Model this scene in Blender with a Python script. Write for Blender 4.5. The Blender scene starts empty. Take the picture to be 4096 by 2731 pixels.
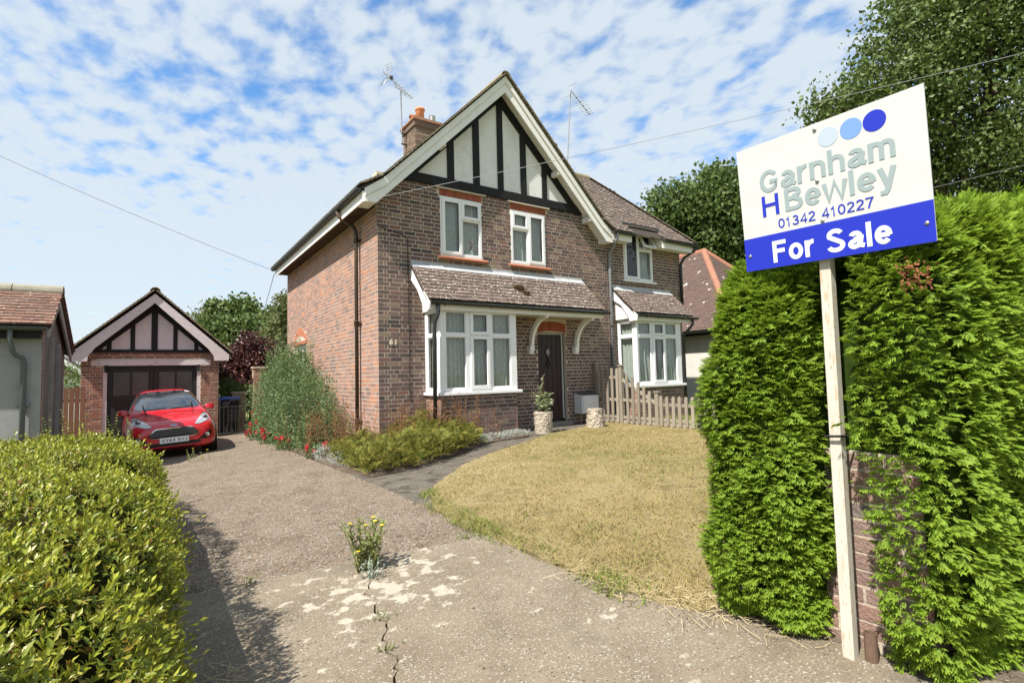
import bpy, math, random
import numpy as np
from mathutils import Vector, Matrix
from mathutils.bvhtree import BVHTree

S = bpy.context.scene
COL = S.collection
rng = np.random.default_rng(7)
random.seed(7)

# ---------------------------------------------------------------- camera
F_PX, CX, CY = 2101.94, 2048.0, 1365.5
CAM = np.array([-3.286, -8.938, 0.926])
_ya, _pi, _ro = math.radians(34.505), math.radians(3.525), math.radians(-1.442)
_d = np.array([math.sin(_ya)*math.cos(_pi), math.cos(_ya)*math.cos(_pi), math.sin(_pi)])
_r0 = np.array([math.cos(_ya), -math.sin(_ya), 0.0]); _u0 = np.cross(_r0, _d)
_r = math.cos(_ro)*_r0 + math.sin(_ro)*_u0; _u = -math.sin(_ro)*_r0 + math.cos(_ro)*_u0
cam_data = bpy.data.cameras.new('camera'); cam = bpy.data.objects.new('camera', cam_data); COL.objects.link(cam)
cam.matrix_world = Matrix(((_r[0], _u[0], -_d[0], CAM[0]), (_r[1], _u[1], -_d[1], CAM[1]), (_r[2], _u[2], -_d[2], CAM[2]), (0, 0, 0, 1)))
cam_data.sensor_width = 36.0; cam_data.sensor_fit = 'HORIZONTAL'; cam_data.lens = F_PX*36/4096
cam_data.clip_start = 0.05; cam_data.clip_end = 3000
S.camera = cam

def ray(px, py):
    return _r*((px-CX)/F_PX) - _u*((py-CY)/F_PX) + _d
def at(px, py, depth):                 # a pixel's direction, at a distance known from what stands there
    return CAM + ray(px, py)*depth

# ---------------------------------------------------------------- sky and sun
SUN_DIR = Vector((3.08, 1.0, -4.3)).normalized()
w = bpy.data.worlds.new('World'); S.world = w; w.use_nodes = True
nt = w.node_tree; nt.nodes.clear()
def wn(t, **k):
    n = nt.nodes.new(t)
    for a, b in k.items(): setattr(n, a, b)
    return n
out = wn('ShaderNodeOutputWorld'); bg = wn('ShaderNodeBackground'); bg.inputs[1].default_value = 0.115
sky = wn('ShaderNodeTexSky', sky_type='NISHITA', sun_disc=False)
sky.sun_elevation = math.radians(53); sky.sun_rotation = math.radians(252)
sky.air_density = 1.0; sky.dust_density = 0.6; sky.ozone_density = 1.6; sky.altitude = 50
tc = wn('ShaderNodeTexCoord'); sep = wn('ShaderNodeSeparateXYZ'); nt.links.new(tc.outputs['Generated'], sep.inputs[0])
def wmath(op, a, b=None, clamp=False):
    n = wn('ShaderNodeMath', operation=op, use_clamp=clamp)
    for i, v in enumerate((a, b)):
        if v is None: continue
        if isinstance(v, (int, float)): n.inputs[i].default_value = v
        else: nt.links.new(v, n.inputs[i])
    return n.outputs[0]
zz = wmath('ADD', wmath('MAXIMUM', sep.outputs[2], 0.0), 0.16)
comb = wn('ShaderNodeCombineXYZ')
nt.links.new(wmath('DIVIDE', sep.outputs[0], zz), comb.inputs[0]); nt.links.new(wmath('DIVIDE', sep.outputs[1], zz), comb.inputs[1])
def wnoise(scale, detail, rough, dist=0.0, rot=0.0, sc=(1, 1, 1), off=(0, 0, 0)):
    m = wn('ShaderNodeMapping'); m.inputs['Rotation'].default_value = (0, 0, rot); m.inputs['Scale'].default_value = sc; m.inputs['Location'].default_value = off
    nt.links.new(comb.outputs[0], m.inputs[0])
    n = wn('ShaderNodeTexNoise'); n.inputs['Scale'].default_value = scale; n.inputs['Detail'].default_value = detail
    n.inputs['Roughness'].default_value = rough; n.inputs['Distortion'].default_value = dist
    nt.links.new(m.outputs[0], n.inputs['Vector']); return n.outputs[0]
cells = wnoise(13.0, 4, 0.5, 0.15, 0.5, (1.0, 0.8, 1))          # mackerel cells
broad = wnoise(1.7, 4, 0.55, 0.3, 0.4, (1, .7, 1), (3.1, 1.7, 0))
mixn = wmath('ADD', wmath('MULTIPLY', cells, 0.70), wmath('MULTIPLY', broad, 0.56))
horiz = wmath('SUBTRACT', 1.0, wmath('MULTIPLY', sep.outputs[2], 2.3), True)      # cloud layer seen edge-on near the horizon
mixn = wmath('ADD', mixn, wmath('MULTIPLY', horiz, 0.22))
ramp = wn('ShaderNodeValToRGB'); nt.links.new(mixn, ramp.inputs[0])
ramp.color_ramp.elements[0].position = 0.43; ramp.color_ramp.elements[0].color = (.06, .06, .06, 1)
ramp.color_ramp.elements[1].position = 0.70; ramp.color_ramp.elements[1].color = (.92, .92, .92, 1)
ramp.color_ramp.interpolation = 'EASE'
cl = wn('ShaderNodeMix', data_type='RGBA'); nt.links.new(ramp.outputs[0], cl.inputs[0])
hs_ = wn('ShaderNodeHueSaturation'); hs_.inputs['Saturation'].default_value = 1.32; hs_.inputs['Value'].default_value = 1.2; nt.links.new(sky.outputs[0], hs_.inputs['Color']); nt.links.new(hs_.outputs[0], cl.inputs[6]); cl.inputs[7].default_value = (3.6, 4.0, 4.3, 1)
nt.links.new(cl.outputs[2], bg.inputs[0]); nt.links.new(bg.outputs[0], out.inputs[0])
CLOUD_MIX = cl
sun_d = bpy.data.lights.new('sun', 'SUN'); sun = bpy.data.objects.new('sun', sun_d); COL.objects.link(sun)
sun_d.energy = 5.0; sun_d.angle = math.radians(0.53); sun_d.color = (1.0, 0.945, 0.86)
sun.rotation_euler = SUN_DIR.to_track_quat('-Z', 'Y').to_euler(); sun.location = (-20, -10, 30)
S.view_settings.view_transform = 'Standard'; S.view_settings.look = 'None'; S.view_settings.exposure = 0.88; S.view_settings.gamma = 1.0
S.view_settings.use_curve_mapping = False
S.render.engine = 'CYCLES'
S.cycles.max_bounces = 6; S.cycles.transparent_max_bounces = 16

# ---------------------------------------------------------------- materials
MATS = {}
def mat(name, cols, drive='noise', scale=4.0, rough=0.8, bump=None, metallic=0.0, spec=0.3, transl=0.0, var=0.0, detail=5, coat=0.0, speck=None, tip=None, stretch=None, wear=None):
    """cols: colour or ramp of colours; drive: 'noise' (world position), 'piece' (one random value per piece), 'mix'"""
    if name in MATS: return MATS[name]
    m = bpy.data.materials.new(name); m.use_nodes = True; t = m.node_tree; t.nodes.clear()
    N = t.nodes.new; L = t.links.new
    o = N('ShaderNodeOutputMaterial'); b = N('ShaderNodeBsdfPrincipled')
    geo = N('ShaderNodeNewGeometry')
    pos = geo.outputs['Position']
    if stretch:
        mp = N('ShaderNodeMapping'); mp.inputs['Scale'].default_value = stretch; L(pos, mp.inputs[0]); pos = mp.outputs[0]
    def noise(sc, det=detail, ro=.6):
        n = N('ShaderNodeTexNoise'); n.inputs['Scale'].default_value = sc; n.inputs['Detail'].default_value = det; n.inputs['Roughness'].default_value = ro
        L(pos, n.inputs['Vector']); return n.outputs[0]
    def math_(op, a, c=None, clamp=False):
        n = N('ShaderNodeMath'); n.operation = op; n.use_clamp = clamp
        for i, v in enumerate((a, c)):
            if v is None: continue
            if isinstance(v, (int, float)): n.inputs[i].default_value = v
            else: L(v, n.inputs[i])
        return n.outputs[0]
    if isinstance(cols[0], (int, float)): cols = [cols, cols]
    r = N('ShaderNodeValToRGB'); el = r.color_ramp.elements
    while len(el) < len(cols): el.new(0.5)
    lo, hi = (0.0, 1.0) if drive == 'piece' else (0.3, 0.7)
    for i, c in enumerate(cols):
        el[i].position = lo + (hi-lo)*i/(len(cols)-1); el[i].color = (c[0], c[1], c[2], 1)
    if drive == 'noise': fac = noise(scale)
    else:
        oi = N('ShaderNodeObjectInfo')
        fac = math_('FRACT', math_('ADD', oi.outputs['Random'], geo.outputs['Random Per Island']))
        if drive == 'mix': fac = math_('ADD', math_('MULTIPLY', fac, .22), math_('MULTIPLY', noise(scale), .78))
    L(fac, r.inputs[0]); colr = r.outputs[0]
    if tip:                                                     # young growth at the tips
        at_ = N('ShaderNodeAttribute'); at_.attribute_name = 'tip'
        mx = N('ShaderNodeMix'); mx.data_type = 'RGBA'; L(math_('MULTIPLY', at_.outputs['Fac'], 1.0), mx.inputs[0]); L(colr, mx.inputs[6]); mx.inputs[7].default_value = (*tip, 1); colr = mx.outputs[2]
    if var:                                                     # fine tonal grain
        n2 = noise(scale*11 if drive == 'noise' else 60, 3)
        hv = N('ShaderNodeHueSaturation'); L(math_('ADD', math_('MULTIPLY', n2, 2*var), 1-var), hv.inputs['Value']); L(colr, hv.inputs['Color']); colr = hv.outputs[0]
    for sp in (speck or []):                                    # (scale, threshold, soft, colour)
        vo = N('ShaderNodeTexNoise'); vo.inputs['Scale'].default_value = sp[0]; vo.inputs['Detail'].default_value = 2 if len(sp) < 5 else sp[4]; L(pos, vo.inputs['Vector'])
        f = math_('DIVIDE', math_('SUBTRACT', vo.outputs[0], sp[1]), sp[2], True)
        mx = N('ShaderNodeMix'); mx.data_type = 'RGBA'; L(f, mx.inputs[0]); L(colr, mx.inputs[6]); mx.inputs[7].default_value = (*sp[3], 1); colr = mx.outputs[2]
    L(colr, b.inputs['Base Color'])
    b.inputs['Roughness'].default_value = rough; b.inputs['Metallic'].default_value = metallic
    b.inputs['Specular IOR Level'].default_value = spec; b.inputs['Coat Weight'].default_value = coat; b.inputs['Coat Roughness'].default_value = 0.03
    if bump:
        bp = N('ShaderNodeBump'); bp.inputs['Strength'].default_value = bump[1]; bp.inputs['Distance'].default_value = bump[2] if len(bump) > 2 else .01
        L(noise(bump[0], 4, .65), bp.inputs['Height']); L(bp.outputs[0], b.inputs['Normal'])
    if transl:
        tr = N('ShaderNodeBsdfTranslucent'); hs = N('ShaderNodeHueSaturation'); hs.inputs['Value'].default_value = 1.25; hs.inputs['Hue'].default_value = .49
        L(colr, hs.inputs['Color']); L(hs.outputs[0], tr.inputs[0])
        ms = N('ShaderNodeMixShader'); ms.inputs[0].default_value = transl; L(b.outputs[0], ms.inputs[1]); L(tr.outputs[0], ms.inputs[2]); L(ms.outputs[0], o.inputs[0])
    else: L(b.outputs[0], o.inputs[0])
    MATS[name] = m; return m

def glass(name, tint=(.93, .95, .94), refl=1.0, rough=0.0):
    if name in MATS: return MATS[name]
    m = bpy.data.materials.new(name); m.use_nodes = True; t = m.node_tree; t.nodes.clear(); N = t.nodes.new; L = t.links.new
    o = N('ShaderNodeOutputMaterial'); a = N('ShaderNodeBsdfTransparent'); a.inputs[0].default_value = (*tint, 1)
    g = N('ShaderNodeBsdfGlossy'); g.inputs['Roughness'].default_value = rough; g.inputs[0].default_value = (refl, refl, refl, 1)
    f = N('ShaderNodeFresnel'); f.inputs[0].default_value = 1.6
    geo = N('ShaderNodeNewGeometry'); n = N('ShaderNodeTexNoise'); n.inputs['Scale'].default_value = 2.2; n.inputs['Detail'].default_value = 1; L(geo.outputs['Position'], n.inputs['Vector'])
    bp = N('ShaderNodeBump'); bp.inputs['Strength'].default_value = .12; bp.inputs['Distance'].default_value = .02; L(n.outputs[0], bp.inputs['Height']); L(bp.outputs[0], g.inputs['Normal'])
    bk = N('ShaderNodeMath'); bk.operation = 'SUBTRACT'; bk.inputs[0].default_value = 1; L(geo.outputs['Backfacing'], bk.inputs[1]); fm = N('ShaderNodeMath'); fm.operation = 'MULTIPLY'; L(f.outputs[0], fm.inputs[0]); L(bk.outputs[0], fm.inputs[1])
    x = N('ShaderNodeMixShader'); L(fm.outputs[0], x.inputs[0]); L(a.outputs[0], x.inputs[1]); L(g.outputs[0], x.inputs[2]); L(x.outputs[0], o.inputs[0])
    MATS[name] = m; return m

# ---------------------------------------------------------------- objects
def link(name, data, parent=None, label=None, cat=None, group=None, kind=None):
    o = bpy.data.objects.new(name, data); COL.objects.link(o)
    if parent is not None: o.parent = parent
    if label: o['label'] = label
    if cat: o['category'] = cat
    if group: o['group'] = group
    if kind: o['kind'] = kind
    return o
def thing(name, label, cat, loc=(0, 0, 0), rz=0, group=None):
    o = link(name, None, None, label, cat, group); o.location = loc; o.rotation_euler = (0, 0, rz); o.empty_display_size = .1; return o
def copy_tree(o, parent=None):
    c = o.copy(); COL.objects.link(c); c.parent = parent
    for ch in o.children: copy_tree(ch, c)
    return c

class MB:
    def __init__(s): s.v = []; s.f = []; s.sm = False
    def add(s, vs, fs):
        n = len(s.v); s.v += [tuple(map(float, q)) for q in vs]; s.f += [tuple(i+n for i in q) for q in fs]; return s
    def box(s, x0, x1, y0, y1, z0, z1):
        return s.add([(x0, y0, z0), (x1, y0, z0), (x1, y1, z0), (x0, y1, z0), (x0, y0, z1), (x1, y0, z1), (x1, y1, z1), (x0, y1, z1)],
                     [(3, 2, 1, 0), (4, 5, 6, 7), (0, 1, 5, 4), (1, 2, 6, 5), (2, 3, 7, 6), (3, 0, 4, 7)])
    def prism(s, pts, ax, a, b):                        # closed outline in the two other axes, extruded along ax
        def P(p, c):
            return (c, p[0], p[1]) if ax == 0 else (p[0], c, p[1]) if ax == 1 else (p[0], p[1], c)
        n = len(pts); ar = sum(pts[i][0]*pts[(i+1) % n][1]-pts[(i+1) % n][0]*pts[i][1] for i in range(n))
        lo, hi = min(a, b), max(a, b)
        pts = list(pts) if (ar > 0) != (ax == 1) else list(pts)[::-1]
        return s.add([P(p, lo) for p in pts]+[P(p, hi) for p in pts],
                     [tuple(range(n))[::-1], tuple(range(n, 2*n))]+[(i, (i+1) % n, n+(i+1) % n, n+i) for i in range(n)])
    def bar(s, a, b, wd, th, up=(0, 0, 1)):
        a, b = Vector(a), Vector(b); d = (b-a).normalized(); u = Vector(up); x = d.cross(u)
        if x.length < 1e-4: x = d.cross(Vector((0, 1, 0)))
        x.normalize(); y = x.cross(d)
        q = []
        for c in (a, b):
            for i, j in ((-1, -1), (1, -1), (1, 1), (-1, 1)): q.append(c+x*(i*wd/2)+y*(j*th/2))
        return s.add(q, [(3, 2, 1, 0), (4, 5, 6, 7), (0, 1, 5, 4), (1, 2, 6, 5), (2, 3, 7, 6), (3, 0, 4, 7)])
    def tube(s, path, r, n=8, cap=True):
        path = [Vector(p) for p in path]; m = len(path); rs = r if isinstance(r, (list, tuple)) else [r]*m
        up = Vector((0.13, 0.21, 1)); base = len(s.v); ring = []
        for i, p in enumerate(path):
            d = (path[min(i+1, m-1)]-path[max(i-1, 0)]).normalized()
            x = d.cross(up)
            if x.length < .05: x = d.cross(Vector((1, 0, 0)))
            x.normalize(); y = d.cross(x)
            for k in range(n):
                a = 2*math.pi*k/n; ring.append(p+x*(rs[i]*math.cos(a))+y*(rs[i]*math.sin(a)))
        fs = []
        for i in range(m-1):
            for k in range(n): fs.append((i*n+k, (i+1)*n+k, (i+1)*n+(k+1) % n, i*n+(k+1) % n))
        if cap: fs += [tuple(range(n)), tuple(range((m-1)*n, m*n))[::-1]]
        return s.add(ring, fs)
    def lathe(s, prof, c=(0, 0, 0), n=20):
        vs = [(c[0]+r*math.cos(2*math.pi*k/n), c[1]+r*math.sin(2*math.pi*k/n), c[2]+z) for r, z in prof for k in range(n)]; m = len(prof)
        fs = [(i*n+k, i*n+(k+1) % n, (i+1)*n+(k+1) % n, (i+1)*n+k) for i in range(m-1) for k in range(n)]
        fs += [tuple(range(n))[::-1], tuple(range((m-1)*n, m*n))]
        return s.add(vs, fs)
    def mesh(s, name, m, smooth=False):
        me = bpy.data.meshes.new(name); me.from_pydata(s.v, [], s.f); me.update()
        if m is not None: me.materials.append(m)
        if smooth: me.polygons.foreach_set('use_smooth', [True]*len(me.polygons))
        return me
    def build(s, name, m, parent=None, label=None, cat=None, group=None, kind=None, smooth=False, bevel=0.0):
        o = link(name, s.mesh(name, m, smooth), parent, label, cat, group, kind)
        if bevel:
            bv = o.modifiers.new('bevel', 'BEVEL'); bv.width = bevel; bv.segments = 2; bv.limit_method = 'ANGLE'; bv.angle_limit = .6
        return o

def npmesh(name, V, Fa, m, tip=None, smooth=False):
    V = np.ascontiguousarray(V, dtype=np.float32); Fa = np.ascontiguousarray(Fa, dtype=np.int32); k = Fa.shape[1]
    me = bpy.data.meshes.new(name); me.vertices.add(len(V)); me.vertices.foreach_set('co', V.ravel())
    me.loops.add(Fa.size); me.loops.foreach_set('vertex_index', Fa.ravel())
    me.polygons.add(len(Fa)); me.polygons.foreach_set('loop_start', np.arange(0, Fa.size, k, dtype=np.int32))
    try: me.polygons.foreach_set('loop_total', np.full(len(Fa), k, np.int32))
    except Exception: pass
    me.polygons.foreach_set('use_smooth', np.full(len(Fa), bool(smooth)))
    me.update(calc_edges=True)
    if tip is not None:
        a = me.attributes.new('tip', 'FLOAT', 'POINT'); a.data.foreach_set('value', np.ascontiguousarray(tip, np.float32))
    if m is not None: me.materials.append(m)
    return me
def scatter(tv, tf, P, A, B, C, sc):
    """template verts tv (k,3) placed at P with axes A,B,C and scale sc -> merged arrays"""
    n = len(P); tv = np.asarray(tv, float); tf = np.asarray(tf); k = len(tv); sc = np.broadcast_to(np.asarray(sc, float), (n,))
    V = (tv[None, :, 0, None]*A[:, None, :]+tv[None, :, 1, None]*B[:, None, :]+tv[None, :, 2, None]*C[:, None, :])*sc[:, None, None]+P[:, None, :]
    Fa = tf[None]+(np.arange(n)*k)[:, None, None]
    return V.reshape(-1, 3), Fa.reshape(-1, tf.shape[1])
def unit(a): return a/np.maximum(np.linalg.norm(a, axis=-1, keepdims=True), 1e-9)
def frames(d, up=None):
    """axes with A along d"""
    A = unit(d); R_ = rng.normal(size=A.shape) if up is None else np.broadcast_to(np.asarray(up, float), A.shape)+rng.normal(size=A.shape)*.25
    B = unit(np.cross(R_, A)); return A, B, np.cross(A, B)
def vnoise(P, f=1.0, seed=0):
    """cheap smooth noise, about -1..1"""
    r = np.random.default_rng(seed); o = np.zeros(len(P))
    for i in range(6):
        k = r.normal(size=3)*f*(1+.5*i); o += np.sin(P@k+r.uniform(0, 6.28))/(1+.35*i)
    return o/2.4
LEAF_V = np.array([(0, 0, 0), (.50, .25, .06), (1, 0, -.06), (.50, -.25, .06), (.52, 0, -.03)])
LEAF_F = np.array([(0, 4, 1), (1, 4, 2), (2, 4, 3), (3, 4, 0)])
QLEAF_V = np.array([(0, 0, 0), (.5, .32, .08), (1, 0, -.04), (.5, -.32, .08)]); QLEAF_F = np.array([(0, 2, 1), (0, 3, 2)])

def ground_z(x, y):
    x = np.clip(np.asarray(x, float), -8, 2.6); y = np.asarray(y, float)
    wx = 1-np.clip((x+.5)/1.5, 0, 1); return -.32+.045*x-.02*np.clip(y+3, 0, 11)*wx
# ================================================================ THE SETTING
m_soil = mat('soil', [(.09, .065, .045), (.16, .12, .085)], scale=9, rough=.95, bump=(60, .8, .02))
m_turf_far = mat('turf_far', [(.10, .13, .03), (.20, .19, .06)], scale=3, rough=.95, bump=(80, .6, .02))
CONC = dict(rough=.9, spec=.15, var=.22)
m_conc_near = mat('concrete_near', [(0.159, 0.129, 0.0894), (0.199, 0.163, 0.117), (0.224, 0.185, 0.133)], scale=2.2, bump=(150, .7, .006),
                  speck=[(85, .61, .05, (0.370, 0.350, 0.304)), (95, .63, .05, (0.053, 0.046, 0.040)), (3.2, .58, .2, (0.132, 0.115, 0.092), 5), (60, .70, .04, (0.264, 0.158, 0.086))], **CONC)
m_conc_far = mat('concrete_far', [(0.153, 0.121, 0.0849), (0.198, 0.157, 0.114), (0.236, 0.191, 0.144)], scale=2.6, bump=(110, 1.0, .012),
                 speck=[(60, .58, .05, (0.370, 0.330, 0.277)), (66, .57, .05, (0.040, 0.033, 0.026)), (42, .64, .05, (0.304, 0.165, 0.086)), (28, .66, .05, (0.396, 0.370, 0.330)), (9, .60, .12, (0.099, 0.079, 0.059), 7), (2.0, .62, .2, (0.125, 0.102, 0.079), 6)], **CONC)
m_path = mat('path_concrete', [(0.0901, 0.0782, 0.0646), (0.151, 0.132, 0.106)], scale=4, bump=(90, .9, .012), speck=[(80, .60, .05, (0.277, 0.251, 0.205)), (70, .60, .05, (0.040, 0.033, 0.026)), (6, .55, .1, (0.066, 0.056, 0.043), 6)], **CONC)
m_thatch = mat('dry_turf', [(0.17, 0.162, 0.0606), (0.268, 0.212, 0.0969), (0.321, 0.255, 0.129), (0.196, 0.157, 0.0727)], scale=1.6, rough=.95, bump=(120, .9, .02), var=.3)

# large ground sheet, reaching the horizon
xs = np.unique(np.concatenate([np.array([-1500, -600, -250, -120, -70, -40, -25, -18]), np.arange(-14, 22, .5), np.array([25, 32, 45, 70, 120, 250, 600, 1500])]))
ys = np.unique(np.concatenate([np.array([-1500, -500, -200, -80, -40, -20, -14]), np.arange(-11, 12, .5), np.array([14, 18, 25, 35, 50, 80, 150, 300, 600, 1500])]))
GX, GY = np.meshgrid(xs, ys); GV = np.stack([GX, GY, ground_z(GX, GY)-.06], -1).reshape(-1, 3)
nx = len(xs); ii = np.arange(len(ys)-1)[:, None]*nx+np.arange(nx-1)[None]
link('ground', npmesh('ground', GV, np.stack([ii, ii+1, ii+nx+1, ii+nx], -1).reshape(-1, 4), m_turf_far), kind='structure')

def refine(poly, step=.18):
    o = []
    for i, p in enumerate(poly):
        q = poly[(i+1) % len(poly)]; n = max(1, int(math.hypot(q[0]-p[0], q[1]-p[1])/step))
        for k in range(n): o.append((p[0]+(q[0]-p[0])*k/n, p[1]+(q[1]-p[1])*k/n))
    return o
def slab(name, poly, m, top=0.0, depth=.055, parent=None, kind=None, jig=0.0, step=.18):
    pts = refine(poly, step)
    if jig: pts = [(x+random.uniform(-jig, jig), y+random.uniform(-jig, jig)) for x, y in pts]
    n = len(pts); zt = ground_z(np.array([p[0] for p in pts]), np.array([p[1] for p in pts]))
    ar = sum(pts[i][0]*pts[(i+1) % n][1]-pts[(i+1) % n][0]*pts[i][1] for i in range(n))
    mb = MB(); v = [(p[0], p[1], z+top) for p, z in zip(pts, zt)]+[(p[0], p[1], z+top-depth) for p, z in zip(pts, zt)]
    f = [tuple(range(n)) if ar > 0 else tuple(range(n))[::-1]]+[(i, n+i, n+(i+1) % n, (i+1) % n) for i in range(n)]
    mb.add(v, f); return mb.build(name, m, parent, kind=kind)

drive = link('driveway', None, kind='structure'); drive.empty_display_size = .1
def jy(x): return -4.85-.22*(x+2.85)
CR = [(-2.03, jy(-2.03)), (-2.10, -5.25), (-2.07, -5.42), (-2.16, -5.62), (-2.14, -5.78), (-2.22, -5.95), (-2.20, -6.10), (-2.29, -6.28), (-2.31, -6.48), (-2.38, -6.62), (-2.40, -6.9), (-2.55, -7.6), (-2.7, -12)]
_r5 = random.Random(5); CR = [CR[0]]+[(a[0]+(b[0]-a[0])*t+_r5.uniform(-.018, .018), a[1]+(b[1]-a[1])*t) for a, b in zip(CR, CR[1:-1]) for t in (.25, .5, .75, 1)]+[CR[-1]]
g_ = .006
slab('concrete_slab', [(-4.6, jy(-4.6)-g_)]+[(x-g_, y) for x, y in CR]+[(-4.6, -12)], m_conc_near, 0, .07, drive, step=.5)
slab('concrete_slab', [(x+g_, y) for x, y in CR]+[(.6, -12), (-.5, -8.2), (-.74, -7.45), (-.86, -7.15), (-.98, -6.75), (-1.03, -6.3), (-1.05, -5.9), (-1.04, jy(-1.04)-g_)], m_conc_near, .004, .07, drive, step=.5)
LE = [(-1.04, -5.25), (-1.05, -4.7), (-.98, -4.2), (-.86, -3.85), (-.76, -3.63), (-.55, -3.3), (-.2, -2.95), (.4, -2.4), (1.2, -1.98), (2.0, -1.66), (2.84, -1.22), (4.46, -.63), (5.06, -.45)]
slab('concrete_slab', [(-4.6, jy(-4.6)+g_), (-1.04, jy(-1.04)+g_), (-1.03, -4.7), (-1.02, -3.0), (-1.02, 8.4), (-4.9, 8.4)], m_conc_far, -.004, .07, drive, step=.4)
slab('path', [(-1.02, -4.7)]+LE[2:]+[(5.7, -.4), (5.7, .0), (-1.02, .0)], m_path, -.012, .06, kind='structure', step=.3)
slab('flower_bed', [(-.86, -2.1), (-.4, -2.05), (.2, -1.8), (.95, -1.42), (1.3, -1.15), (2.5, -1.02), (2.56, -.55), (2.5, .05), (0, .05), (.0, 7.3), (-.95, 7.3), (-.98, 0), (-1.0, -1.2)], m_soil, .004, .06, kind='structure', jig=.03)
slab('flower_bed_verge', [(-.98, -6.75), (-.86, -7.15), (-.74, -7.45), (-.5, -8.2), (-.3, -9.5), (5, -9.5), (5, -6.9), (0, -6.9)], mat('rubble_soil', [(0.136, 0.104, 0.076), (0.24, 0.2, 0.152)], scale=7, rough=.95, bump=(70, 1, .03), speck=[(50, .64, .05, (.5, .46, .4)), (30, .66, .05, (.07, .05, .035))]), .005, .06, kind='structure', jig=.01)
LAWN = LE+[(5.12, -3), (5.12, -6.95), (0, -7.0), (-.86, -7.15), (-.96, -6.75), (-1.0, -6.3), (-1.02, -5.9)]
slab('lawn', LAWN, m_thatch, .012, .06, kind='structure', jig=.028, step=.07)

def in_poly(P, poly):
    c = np.zeros(len(P), bool); n = len(poly); x, y = P[:, 0], P[:, 1]
    for i in range(n):
        x0, y0 = poly[i]; x1, y1 = poly[(i+1) % n]
        t = (y0 > y) != (y1 > y); c ^= t & (x < (x1-x0)*(y-y0)/((y1-y0) or 1e-9)+x0)
    return c
# pale lichen blotches round the crack in the near slab
def add_lichen(m):
    t = m.node_tree; N = t.nodes.new; L = t.links.new; b = [n for n in t.nodes if n.type == 'BSDF_PRINCIPLED'][0]; src = b.inputs['Base Color'].links[0].from_socket
    def mth(op, a, c=None, clamp=False):
        n = N('ShaderNodeMath'); n.operation = op; n.use_clamp = clamp
        for i, v in enumerate((a, c)):
            if v is None: continue
            if isinstance(v, (int, float)): n.inputs[i].default_value = v
            else: L(v, n.inputs[i])
        return n.outputs[0]
    geo = N('ShaderNodeNewGeometry'); sp = N('ShaderNodeSeparateXYZ'); L(geo.outputs['Position'], sp.inputs[0])
    dx = mth('MULTIPLY', mth('ADD', sp.outputs[0], 2.05), 1.15); dy = mth('MULTIPLY', mth('ADD', sp.outputs[1], 5.62), 1.25)
    d = mth('SQRT', mth('ADD', mth('MULTIPLY', dx, dx), mth('MULTIPLY', dy, dy))); fall = mth('SUBTRACT', 1.0, d, True)
    n1 = N('ShaderNodeTexNoise'); n1.inputs['Scale'].default_value = 9; n1.inputs['Detail'].default_value = 3.5; n1.inputs['Roughness'].default_value = .55; L(geo.outputs['Position'], n1.inputs['Vector'])
    n2 = N('ShaderNodeTexNoise'); n2.inputs['Scale'].default_value = 60; n2.inputs['Detail'].default_value = 3; L(geo.outputs['Position'], n2.inputs['Vector'])
    f = mth('DIVIDE', mth('SUBTRACT', mth('ADD', mth('ADD', n1.outputs[0], mth('MULTIPLY', fall, .22)), mth('MULTIPLY', n2.outputs[0], .10)), .70), .07, True)
    f = mth('MULTIPLY', f, mth('ADD', mth('MULTIPLY', n2.outputs[0], .7), .25), True)
    mx = N('ShaderNodeMix'); mx.data_type = 'RGBA'; L(f, mx.inputs[0]); L(src, mx.inputs[6]); mx.inputs[7].default_value = (.50, .46, .375, 1); L(mx.outputs[2], b.inputs['Base Color'])
add_lichen(m_conc_near)

# crumbs, dead leaf bits and small stones lying on the drive
_q = np.random.default_rng(12); _n = 2600; _P = np.stack([_q.uniform(-3.3, -.9, _n), _q.uniform(-7.6, 2.5, _n)], -1); _P = _P[_q.random(_n) < np.clip(.25+.5*vnoise(np.c_[_P, _P[:, :1]*0], 1.6, 4)+.5*(np.abs(_P[:, 1]-jy(_P[:, 0])) < .1)+.4*(_P[:, 0] > -1.15), .04, 1)]
_P = np.concatenate([_P, np.stack([_q.normal(-.98, .07, 500), _q.uniform(-7.2, -4, 500)], -1)]); _A, _B, _C = frames(_q.normal(size=(len(_P), 3))*np.array((1, 1, .25)), (0, 0, 1.0))
_V, _F = scatter(QLEAF_V, QLEAF_F, np.c_[_P, ground_z(_P[:, 0], _P[:, 1])+.007], _A, _B, _C, _q.uniform(.006, .022, len(_P)))
link('drive_litter', npmesh('drive_litter', _V, _F, mat('litter', [(.07, .05, .03), (.15, .10, .055), (.24, .17, .09), (.32, .27, .2), (.10, .09, .07)], 'piece', rough=.95)), None, 'crumbs of dead leaf, moss and grit scattered on the drive', 'litter', kind='stuff')

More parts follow.
